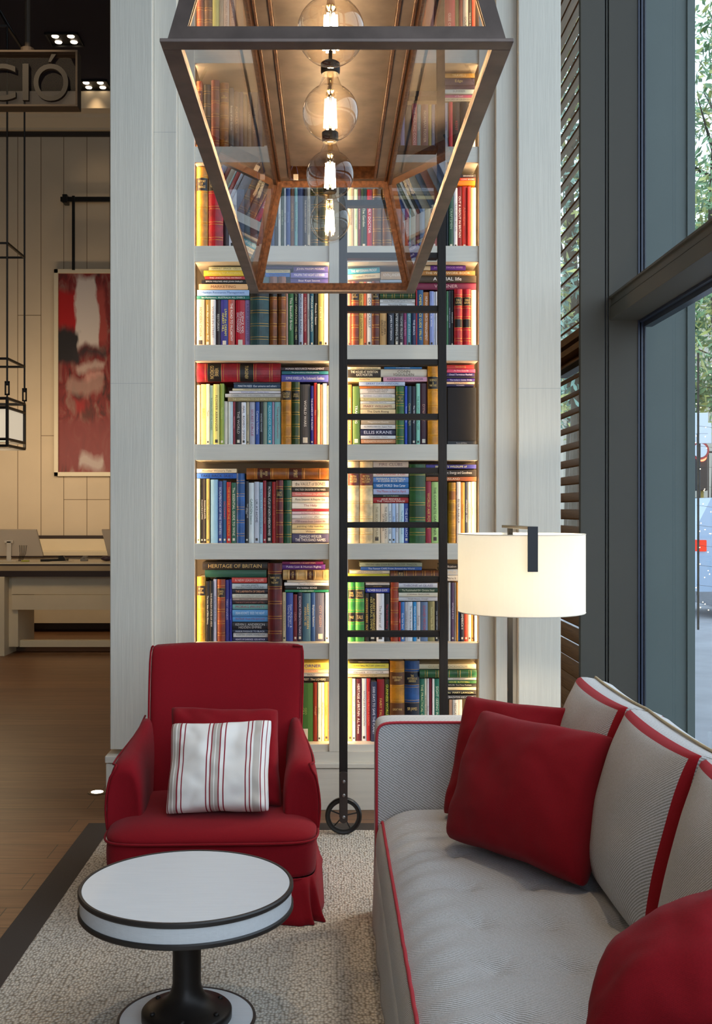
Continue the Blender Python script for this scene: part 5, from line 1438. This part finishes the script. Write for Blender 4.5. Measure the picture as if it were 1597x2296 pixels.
# fairy lights in the tree
rn = random.Random(5); bm = BM()
for row in range(13):
    z = .25+row*.27*1.0
    for k in range(13):
        p = Vector((5.05+rn.uniform(0, .75), 14.6+rn.uniform(-.5, .5), z+rn.gauss(0, .05)))
        bmesh.ops.create_icosphere(bm, subdivisions=1, radius=.006, matrix=Matrix.Translation(p))
o = obj('fairy_lights', bm, emis('fairy_light_glow', (1, .75, .38, 1), 30), fix=False); tag(o, 'warm fairy lights strung outside the right window', 'lights', kind='stuff')
bm = BM()
for row in range(13):
    z = .25+row*.27; tube(bm, [(5.0, 14.6, z+.03), (5.4, 14.6, z-.02), (5.85, 14.6, z+.02)], .002, 4)
tube(bm, [(5.02, 14.6, -.06), (5.02, 14.6, 3.7)], .015, 6)
obj('wire', bm, BARK, o)
# traffic light, signs, fence, van
def at(px, py, Y): return PT(px, py, Y)
p = at(1572, 1025, 24)
tl = thing('traffic_light', 'traffic signal showing red, seen through the right window', 'traffic light', (p.x, 24, -.06))
bm = BM(); tube(bm, [(p.x+.05, 24.1, -.06), (p.x+.05, 24.1, p.z+.3)], .05, 10); obj('pole', bm, mat('yellow_grey_pole', '8a7a30', .6), tl)
bm = BM(); box(bm, p.x-.14, p.x+.14, 23.95, 24.15, p.z-.75, p.z+.2, .02); obj('signal_head', bm, mat('signal_housing', '1c1c1c', .5), tl)
bm = BM(); bmesh.ops.create_uvsphere(bm, u_segments=16, v_segments=10, radius=.10, matrix=Matrix.Translation((p.x, 23.93, p.z))); obj('red_lamp', bm, emis('red_signal', (1, .08, .04, 1), 12), tl)
for i, (px, py, w, h, nm) in enumerate(((1568, 949, .35, .40, 'upper white street sign above another, through right window'), (1571, 971, .45, .42, 'lower white street sign below another, through right window'))):
    Y9 = 20.5+i*1.2; q = at(px, py, Y9); t = thing('street_sign', nm, 'sign', (q.x, Y9, -.06), 'white street signs')
    bm = BM(); box(bm, q.x-w/2, q.x+w/2, Y9, Y9+.03, q.z-h/2, q.z+h/2, .01); obj('sign_plate', bm, mat('sign_white', 'c8d0d8', .5), t)
    bm = BM(); tube(bm, [(q.x, Y9+.06, -.06), (q.x, Y9+.06, q.z+.1)], .025, 8); obj('post', bm, MC['signal_housing'], t)
q = at(1570, 1010, 23)
t = thing('no_turn_sign', 'small round white sign with red rim above the red signal', 'sign', (q.x, 23, q.z))
bm = BM(); n = 24
for r, yy in ((.2, 23.0),): prism(bm, [(q.x+r*math.cos(2*math.pi*k/n), yy, q.z+r*math.sin(2*math.pi*k/n)) for k in range(n)], (0, .03, 0))
obj('rim', bm, mat('sign_red', 'a03030', .5), t)
bm = BM(); prism(bm, [(q.x+.15*math.cos(2*math.pi*k/n), 22.985, q.z+.15*math.sin(2*math.pi*k/n)) for k in range(n)], (0, .03, 0)); obj('face', bm, MC['sign_white'], t)
fc = thing('railing', 'dark metal railing across the road outside', 'fence', (11, 30, 0))
bm = BM()
for z in (1.9, 3.2): tube(bm, [(8, 30, z), (16, 30, z)], .03, 6)
obj('rail', bm, MC['signal_housing'], fc)
for i in range(40):
    bm = BM(); tube(bm, [(8+i*.2, 30, 1.2), (8+i*.2, 30, 3.3)], .018, 6); obj('baluster', bm, MC['signal_housing'], fc)
bm = BM(); box(bm, 7.5, 17, 29.9, 30.3, -.1, 1.9, .02); tag(obj('garden_wall', bm, FAC), 'low pale wall below the railing across the road', 'wall')
vn = thing('van', 'silver blue van on the road, cut by the photo\'s right edge', 'van', (5.9, 16.5, -.055))
VB = mat('van_paint', '9fb2c8', .3, metal=.3)
bm = BM(); prism(bm, [(5.5, 16, .35), (10.0, 16, .35), (10.1, 16, .95), (9.4, 16, 1.05), (8.7, 16, 1.7), (5.7, 16, 1.75), (5.52, 16, 1.4)], (0, 1.8, 0)); obj('body', bm, VB, vn)
bm = BM(); prism(bm, [(5.8, 15.985, 1.15), (8.9, 15.985, 1.15), (8.55, 15.985, 1.6), (5.85, 15.985, 1.62)], (0, .02, 0)); obj('side_window', bm, WDK, vn)
for x in (6.3, 9.2):
    bm = BM(); prism(bm, [(x+.33*math.cos(2*math.pi*k/24), 15.97, .275+.33*math.sin(2*math.pi*k/24)) for k in range(24)], (0, .22, 0)); obj('wheel', bm, MC['signal_housing'], vn)
bm = BM(); box(bm, 5.49, 5.62, 15.97, 16.3, .95, 1.12, .01); obj('tail_light', bm, emis('tail_light', (1, .08, .05, 1), 1.2), vn)

# ------------------------------------------------------------------ lobby: counter
CYF = 11.5
CT = mat('counter_cream_top', 'd8c8a8', .4, vary=.05, vscale=4); CP = mat('counter_cream_panel', 'd6c4a0', .6, vary=.05, vscale=4); CD = mat('counter_dark_edge', '2a1a12', .5)
co = thing('reception_counter', 'cream panelled reception desk with dark edges at far left', 'counter', (-4, CYF+.4, 0))
zc = wz(1263, CYF)
bm = BM(); box(bm, -7.2, -1.0, CYF, CYF+.85, zc-.01, zc+.004, .002); obj('worktop', bm, CT, co)
bm = BM(); box(bm, -7.2, -1.0, CYF-.004, CYF+.85, zc-.024, zc-.01, .001); obj('edge_band', bm, CD, co)
z1 = wz(1280, CYF); z2 = wz(1293, CYF)
bm = BM(); box(bm, -7.2, -1.0, CYF+.002, CYF+.8, z1, zc-.024); obj('fascia', bm, mat('counter_fascia', 'a8906c', .6, vary=.1, vscale=3), co)
bm = BM(); box(bm, -7.2, -1.0, CYF-.006, CYF+.8, z2, z1); obj('edge_band', bm, CD, co)
z3 = wz(1333, CYF+.12); z4 = wz(1367, CYF+.12)
bm = BM(); box(bm, -3.42, -1.0, CYF+.10, CYF+.14, z4, z3-.003, .001); box(bm, -3.42, -1.0, CYF+.10, CYF+.14, z3+.003, z2, .001); obj('apron', bm, CP, co)
bm = BM(); xl = wx(11, CYF); box(bm, -4.6, xl, CYF-.02, CYF+.78, 0, z2, .003); obj('leg_panel', bm, CP, co)
bm = BM(); box(bm, xl, xl+.10, CYF+.14, CYF+.78, .08, z2, .002); obj('leg_panel', bm, CP, co)
z5 = wz(1435, CYF+.25); z6 = wz(1450, CYF+.25)
bm = BM(); box(bm, xl+.09, -1.0, CYF+.22, CYF+.30, z6, z5, .002); obj('foot_rail', bm, CP, co)
bm = BM(); box(bm, xl, -1.0, CYF+.42, CYF+.5, 0, .10); obj('plinth', bm, mat('counter_plinth', '5c3c20', .6), co)
# back counter on the wall
bk = thing('back_counter', 'low cream side counter with dark lines along the back wall', 'counter', (-3.5, YW-.25, 0))
a = wz(1205, YW-.3); b_ = wz(1236, YW-.3)
bm = BM(); box(bm, -7, -1, YW-.06, YW-.0305, a-.02, a+.02); obj('edge_band', bm, CD, bk)
bm = BM(); box(bm, -7, -1, YW-.05, YW-.0305, b_, a-.02); obj('splashback', bm, CT, bk)
bm = BM(); box(bm, -7, -1, YW-.45, YW-.0305, b_-.05, b_, .002); obj('worktop', bm, CT, bk)
bm = BM(); box(bm, -7, -1, YW-.454, YW-.0305, b_-.07, b_-.05); obj('edge_band', bm, CD, bk)
bm = BM(); box(bm, -7, -1, YW-.42, YW-.0305, .12, b_-.07); obj('cabinet', bm, CP, bk)
# monitors
def monitor(px0, px1, py0, py1, label, skew=.02):
    Y = CYF+.45; t = thing('computer_monitor', label, 'monitor', (wx((px0+px1)/2, Y), Y, zc+.004), 'monitors on the reception counter')
    x0, x1 = wx(px0, Y), wx(px1, Y); z0, z1_ = wz(py1, Y), wz(py0, Y)
    bm = BM(); prism(bm, [(x0, Y+.05, z0), (x1, Y+.05, z0), (x1-skew, Y-.05, z1_), (x0-skew, Y-.05, z1_)], (0, .03, .008)); s = obj('screen_housing', bm, mat('pale_monitor_back', 'cfc0aa', .4), t)
    bm = BM(); xm = x0+(x1-x0)*.45; box(bm, xm-.025, xm+.025, Y-.03, Y-.02, zc+.004, (z0+z1_)/2+.02, .003); box(bm, xm-.10, xm+.10, Y-.1, Y+.1, zc+.004, zc+.012, .002); box(bm, xm-.05, xm+.05, Y-.03, Y+.01, (z0+z1_)/2, (z0+z1_)/2+.03, .003); obj('stand', bm, mat('monitor_stand', 'd8ccb8', .4), t)
    return t
monitor(-38, 94, 1188, 1247, 'pale computer monitor on the reception desk, nearer the left edge', .05)
m2 = monitor(240, 372, 1188, 1247, 'pale monitor on the reception desk, partly behind the bookcase column', .05)
Y = CYF+.4
ph = thing('desk_telephone', 'black desk telephone between monitors on reception desk', 'telephone', (wx(125, Y), Y, zc))
bm = BM(); x0 = wx(96, Y); x1 = wx(150, Y); prism(bm, [(x0, Y-.1, zc+.004), (x1, Y-.1, zc+.004), (x1, Y-.1, zc+.035), (x0, Y-.1, zc+.028)], (0, .18, 0)); obj('base', bm, BLACK, ph)
bm = BM(); x0 = wx(137, Y); x1 = wx(154, Y); prism(bm, [(x0, Y-.12, zc+.03), (x1, Y-.12, zc+.012), (x1-.02, Y-.12, zc+.05), (x0+.05, Y-.12, zc+.072), (x0, Y-.12, zc+.07)], (0, .05, 0)); obj('handset', bm, BLACK, ph)
bm = BM(); x = wx(180, Y); prism(bm, [(x, Y, zc+.004), (x+.075, Y, zc+.004), (x+.078, Y, zc+.02), (x+.03, Y, zc+.035), (x+.078, Y, zc+.05), (x+.075, Y, zc+.062), (x+.03, Y, zc+.062), (x, Y, zc+.03)], (0, .05, 0)); tag(obj('stapler', bm, mat('grey_stapler', '7c7468', .4)), 'grey stapler standing on the reception desk', 'stapler')
bm = BM(); x = wx(240, Y); bmesh.ops.create_uvsphere(bm, u_segments=20, v_segments=10, radius=1, matrix=Matrix.Translation((x, Y, zc+.034)) @ Matrix.Diagonal((.07, .06, .028, 1))); tag(obj('computer_mouse', bm, mat('purple_plastic', '3c2838', .4), sm=True), 'dark purple rounded object on the desk by right monitor', 'mouse')
bm = BM(); x = wx(56, Y); box(bm, x, x+.085, Y-.15, Y-.12, zc+.005, zc+.022, .005); tag(obj('highlighter', bm, mat('lime_marker', 'a8a838', .5)), 'lime green marker lying below the left monitor', 'pen')
bm = BM(); x = wx(92, CYF+.1); prism(bm, [(x, CYF+.08, zc+.005), (x+.22, CYF+.08, zc+.005), (x+.32, CYF+.27, zc+.012), (x+.08, CYF+.27, zc+.006)], (0, 0, .003)); tag(obj('paper_sheets', bm, mat('paper_white', 'd8ccb4', .7)), 'loose papers at the front of the reception desk', 'paper')
bm = BM()
for k in range(5): tube(bm, [(wx(45+k*4, Y), Y-.02, zc+.18), (wx(48+k*3, Y), Y-.05, zc+.09), (wx(44+k*2, Y), Y-.04, zc+.006)], .003, 6)
tag(obj('cables', bm, BLACK), 'black cables hanging behind the left monitor', 'cable')

# ------------------------------------------------------------------ painting on rail
pa = thing('painting', 'tall abstract painting in red, white and black on the back wall', 'painting', (wx(215, YW-.05), YW-.05, wz(1068, YW)))
YP = YW-.06; x0, x1, z0, z1_ = wx(122, YP), wx(305, YP), wz(1068, YP), wz(604, YP)
FRM = mat('cream_picture_frame', 'd8ccb0', .5)
bm = BM()
for q in ((x0, x1, z0, z0+.055), (x0, x1, z1_-.055, z1_), (x0, x0+.055, z0, z1_), (x1-.055, x1, z0, z1_)): box(bm, q[0], q[1], YP-.03, YP+.04, q[2], q[3], .004)
obj('frame', bm, FRM, pa)
def paintmat(x0, x1, z0, z1_):
    m = bpy.data.materials.new('abstract_canvas'); m.use_nodes = True; nt = m.node_tree; N = nt.nodes; L = nt.links; b = N['Principled BSDF']; b.inputs['Roughness'].default_value = .55
    uv = N.new('ShaderNodeUVMap'); uv.uv_map = 'UVMap'
    n = N.new('ShaderNodeTexNoise'); n.inputs['Scale'].default_value = 5; n.inputs['Detail'].default_value = 7; L.new(uv.outputs[0], n.inputs['Vector'])
    vm = N.new('ShaderNodeVectorMath'); vm.operation = 'MULTIPLY_ADD'; vm.inputs[1].default_value = (.28, .12, 0); L.new(n.outputs['Color'], vm.inputs[0])
    sb = N.new('ShaderNodeVectorMath'); sb.operation = 'SUBTRACT'; sb.inputs[1].default_value = (.14, .06, 0); L.new(uv.outputs[0], sb.inputs[0]); L.new(sb.outputs[0], vm.inputs[2])
    sp = N.new('ShaderNodeSeparateXYZ'); L.new(vm.outputs[0], sp.inputs[0])
    n2 = N.new('ShaderNodeTexNoise'); n2.inputs['Scale'].default_value = 9; n2.inputs['Detail'].default_value = 8; n2.inputs['Distortion'].default_value = 1; L.new(uv.outputs[0], n2.inputs['Vector'])
    cr = N.new('ShaderNodeValToRGB'); e = cr.color_ramp.elements; e[0].position = .3; e[0].color = hx('3c1410'); e[1].position = .75; e[1].color = hx('8c6c60')
    e2 = e.new(.5); e2.color = hx('7c2220')
    L.new(n2.outputs['Fac'], cr.inputs[0]); cur = cr.outputs[0]
    def sm(out, a, c, w=.02):
        mr = N.new('ShaderNodeMapRange'); mr.inputs[1].default_value = a-w; mr.inputs[2].default_value = a+w; L.new(out, mr.inputs[0])
        mr2 = N.new('ShaderNodeMapRange'); mr2.inputs[1].default_value = c-w; mr2.inputs[2].default_value = c+w; mr2.inputs[3].default_value = 1; mr2.inputs[4].default_value = 0; L.new(out, mr2.inputs[0])
        mu = N.new('ShaderNodeMath'); mu.operation = 'MULTIPLY'; L.new(mr.outputs[0], mu.inputs[0]); L.new(mr2.outputs[0], mu.inputs[1]); return mu.outputs[0]
    def lay(u0, u1, v0, v1, c, a=1.0):
        nonlocal cur
        mu = N.new('ShaderNodeMath'); mu.operation = 'MULTIPLY'; L.new(sm(sp.outputs[0], u0, u1), mu.inputs[0]); L.new(sm(sp.outputs[1], v0, v1), mu.inputs[1])
        m2 = N.new('ShaderNodeMath'); m2.operation = 'MULTIPLY'; m2.inputs[1].default_value = a; L.new(mu.outputs[0], m2.inputs[0])
        mx = N.new('ShaderNodeMixRGB'); L.new(m2.outputs[0], mx.inputs[0]); L.new(cur, mx.inputs[1]); mx.inputs[2].default_value = hx(c); cur = mx.outputs[0]
    lay(-.1, 1.1, .02, .26, '7a2a2a', .85); lay(-.1, .28, .72, .92, 'a80c0c'); lay(.5, .66, .66, .93, 'a04038')
    lay(.24, .53, .64, .985, 'cfc4bc'); lay(-.1, .3, .56, .71, '231e20'); lay(.2, .66, .585, .63, '2a2426', .8); lay(.26, .62, .52, .545, 'd0bcb0', .9)
    lay(.1, .62, .40, .48, 'a8887c', .7); lay(.35, .6, .475, .50, 'd8a498', .8); lay(.2, .4, .30, .37, 'a01818', .7); lay(.3, .6, .02, .09, 'b8aca4', .8); lay(.32, .5, .27, .32, '4a2018', .8)
    L.new(cur, b.inputs['Base Color']); return m
bm = BM(); uvl = bm.loops.layers.uv.new('UVMap'); f = poly(bm, [(x0+.05, YP, z0+.05), (x1-.05, YP, z0+.05), (x1-.05, YP, z1_-.05), (x0+.05, YP, z1_-.05)])
for lp, uvv in zip(f.loops, ((0, 0), (1, 0), (1, 1), (0, 1))): lp[uvl].uv = uvv
obj('canvas', bm, paintmat(x0, x1, z0, z1_), pa, fix=False)
pr_ = thing('picture_rail', 'black wall-mounted bar and drop rod holding the painting', 'rail', (wx(190, YW-.06), YW-.08, wz(447, YW-.08)))
zz = wz(447, YW-.1)
bm = BM(); box(bm, wx(136, YW-.1), -1.0, YW-.12, YW-.07, zz-.03, zz+.03, .004); obj('bar', bm, BLACK, pr_)
bm = BM(); X = wx(146, YW-.1); box(bm, X-.025, X+.035, YW-.15, YW, zz-.055, zz+.055, .004); obj('wall_bracket', bm, BLACK, pr_)
bm = BM(); X = wx(165.5, YW-.1); box(bm, X-.018, X+.018, YW-.13, YW-.105, z1_-.02, zz+.04, .002); obj('drop_rod', bm, BLACK, pr_)

# ------------------------------------------------------------------ pendant lantern (lobby)
pe = thing('pendant_lantern', 'tall black framed pendant lantern with lit shade at left edge', 'lantern', (-3.27, 10.28, wz(1000, 10)))
DB = mat('pendant_black_metal', '17130f', .5)
X1, X0_, Y0_, Y1_ = -2.99, -3.56, 10.0, 10.57
def bar(bm, p, q, w=.022): obox(bm, p, q, w, w, up=(0.01, 1, .3))
def ringz(bm, z, g=0, w=.026):
    c = [(X0_-g, Y0_-g, z), (X1+g, Y0_-g, z), (X1+g, Y1_+g, z), (X0_-g, Y1_+g, z)]
    for i in range(4): bar(bm, c[i], c[(i+1) % 4], w)
zl0, zl1 = wz(999, 10.0), wz(893, 10.0)
bm = BM(); zr1 = wz(545, 10); zr2 = wz(804, 10); zr0 = wz(58, 10)
for z in (zr0, zr1, zr2): ringz(bm, z, 0, .020)
obj('spacer_frame', bm, DB, pe)
bm = BM()
for x, y in ((X0_, Y0_), (X1, Y0_), (X1, Y1_), (X0_, Y1_)): tube(bm, [(x, y, zr2-.25), (x, y, zr0)], .009, 8)
for x, y in ((X0_, Y0_), (X1, Y0_), (X1, Y1_), (X0_, Y1_)): tube(bm, [(x, y, zr0), ((X0_+X1)/2, (Y0_+Y1_)/2, zr0+.5)], .009, 8)
tube(bm, [((X0_+X1)/2, (Y0_+Y1_)/2, zr0+.45), ((X0_+X1)/2, (Y0_+Y1_)/2, CEIL)], .012, 8)
obj('suspension_rods', bm, DB, pe)
for x, y in ((X0_, Y0_), (X1, Y0_), (X1, Y1_), (X0_, Y1_)):
    bm = BM(); a, b_ = zr2-.34, zr2-.21
    for q in ((x-.022, x-.010, a, b_), (x+.010, x+.022, a, b_), (x-.022, x+.022, a, a+.014), (x-.022, x+.022, b_-.014, b_)): box(bm, q[0], q[1], y-.008, y+.008, q[2], q[3])
    tube(bm, [(x, y, a+.01), (x, y, zl1)], .008, 6)
    obj('link', bm, DB, pe)
bm = BM()
for z in (zl1, zl1-.085, zl0+.06, zl0): ringz(bm, z, 0, .024)
for x, y in ((X0_, Y0_), (X1, Y0_), (X1, Y1_), (X0_, Y1_)): bar(bm, (x, y, zl0), (x, y, zl1), .024)
obj('lantern_frame', bm, DB, pe)
bm = BM(); box(bm, X0_+.012, X1-.012, Y0_+.012, Y1_-.012, zl0+.075, zl1-.09); obj('lamp_shade', bm, mat('glowing_linen_shade', 'd8ccb4', .8, emit=(1, .84, .62, 1), estr=.55), pe)
lamp('pendant_light', 'POINT', ((X0_+X1)/2, 10.28, zl0-.12), 22, (1, .74, .45), .15, parent=pe)

# ------------------------------------------------------------------ hanging sign
sg = thing('hanging_sign', 'dark glass hanging box sign with metal letters at top left', 'sign', (-3, 9.06, wz(245, 9)))
SM = mat('bronze_sign_frame', '4a3d30', .6, metal=.2)
Y0_, Y1_ = 9.0, 9.13; xr = wx(174, 9); xl = xr-3.4; zt2, zb2 = wz(111.5, 9), wz(238.5, 9)
bm = BM(); t_ = .018
box(bm, xl, xr, Y0_, Y1_, zt2-t_, zt2, .002); box(bm, xl, xr, Y0_, Y1_, zb2, zb2+t_, .002); box(bm, xr-t_, xr, Y0_, Y1_, zb2+t_, zt2-t_, .002); box(bm, xl, xl+t_, Y0_, Y1_, zb2+t_, zt2-t_, .002); obj('frame', bm, SM, sg)
bm = BM(); poly(bm, [(xl, Y0_+.06, zb2), (xr, Y0_+.06, zb2), (xr, Y0_+.06, zt2), (xl, Y0_+.06, zt2)]); obj('glass', bm, glassmat('smoked_sign_glass', (.6, .57, .6, 1), .2), sg, fix=False)
LM = mat('bronze_letters', '1c1713', .5, metal=.2)
hc = (wz(140, 9)-wz(222, 9))
def letter(s, px, w, h, py):
    lettering('letter', s, (wx(px, 9.0), Y0_+.05, wz(py, 9.0)), (1, 0, 0), (0, 0, 1), w, h, LM, sg, .3, thick=.035)
letter('C', -5, .29, hc, 182); letter('I', 56, .07, hc, 182); letter('Ó', 113, .29, hc*1.28, 172)
letter('P', -85, .3, hc, 182); letter('E', -160, .3, hc, 182); letter('C', -235, .34, hc, 182)
bm = BM(); X = wx(61.5, 9.06); tube(bm, [(X, 9.065, zt2), (X, 9.065, CEIL)], .024, 12); tube(bm, [(X, 9.065, zt2), (X, 9.065, zt2+.035)], .058, 16); obj('hanging_rod', bm, SM, sg)
bm = BM(); tube(bm, [(X-2.2, 9.065, zt2), (X-2.2, 9.065, CEIL)], .024, 12); obj('hanging_rod', bm, SM, sg)

# ------------------------------------------------------------------ ceiling and floor spots
def twin(px, py, lab, en):
    Yd = (CEIL-H)*F/(CY-py); X = wx(px, Yd)
    t = thing('ceiling_spotlight', lab, 'spotlight', (X, Yd, CEIL-.03), 'twin ceiling spotlights')
    bm = BM(); w, d, e = .19, .17, .012
    for q in ((X-w, X+w, Yd-d, Yd-d+e), (X-w, X+w, Yd+d-e, Yd+d), (X-w, X-w+e, Yd-d, Yd+d), (X+w-e, X+w, Yd-d, Yd+d)): box(bm, q[0], q[1], q[2], q[3], CEIL-.025, CEIL-.001)
    box(bm, X-w, X+w, Yd-d, Yd+d, CEIL-.003, CEIL-.001)
    obj('housing', bm, BLACK, t)
    for dx in (-.09, .09):
        for dy in (-.075, .075):
            bm = BM(); lathe(bm, [(.01, CEIL-.012), (.038, CEIL-.012), (.042, CEIL-.004), (.01, CEIL-.004)], (X+dx, Yd+dy, 0), 20); obj('lens', bm, emis('spot_lens', (1, .82, .6, 1), 5), t)
    lamp('spot_beam', 'SPOT', (X, Yd, CEIL-.05), en, (1, .74, .46), .06, spot=75, parent=t, blend=.8)
twin(145, 87, 'twin ceiling spotlight farther left, above the hanging sign', 110)
twin(212, 190, 'twin ceiling spotlight nearer the bookcase column, right of the sign', 14)
Yu = H*F/(1777-CY)
u = thing('floor_uplight', 'small round recessed light glowing in the wooden floor', 'floor light', (wx(218, Yu), Yu, 0))
bm = BM(); lathe(bm, [(.02, .001), (.052, .001), (.050, .004), (.034, .004), (.02, .003)], (wx(218, Yu), Yu, 0), 32); obj('rim', bm, mat('steel_rim', '8a7c68', .4, metal=.7), u)
bm = BM(); lathe(bm, [(.001, .0045), (.033, .0045), (.033, .003), (.001, .003)], (wx(218, Yu), Yu, 0), 32); obj('lens', bm, emis('uplight_lens', (1, .9, .72, 1), 14), u)
# area fills added to warm the lobby, no fixtures behind them
lamp('lobby_wall_fill', 'AREA', (-3.5, 12.3, 2.3), 38, (1, .76, .50), 3.4, .5, rot=(math.pi/2, 0, 0))  # added fill facing the back wall, brightens its lower part
lamp('lobby_down_fill', 'AREA', (-3.0, 8.2, 5.5), 25, (1, .74, .46), 1.5, 1.5)  # added fill shining down over the lobby

# warm ceiling spots above the seating (out of frame)
for x, y, e in ((-.9, 3.6, 170), (.75, 2.9, 200)):
    lamp('seating_spot', 'SPOT', (x, y, CEIL-.05), e, (1, .76, .5), .05, spot=34, blend=.7)
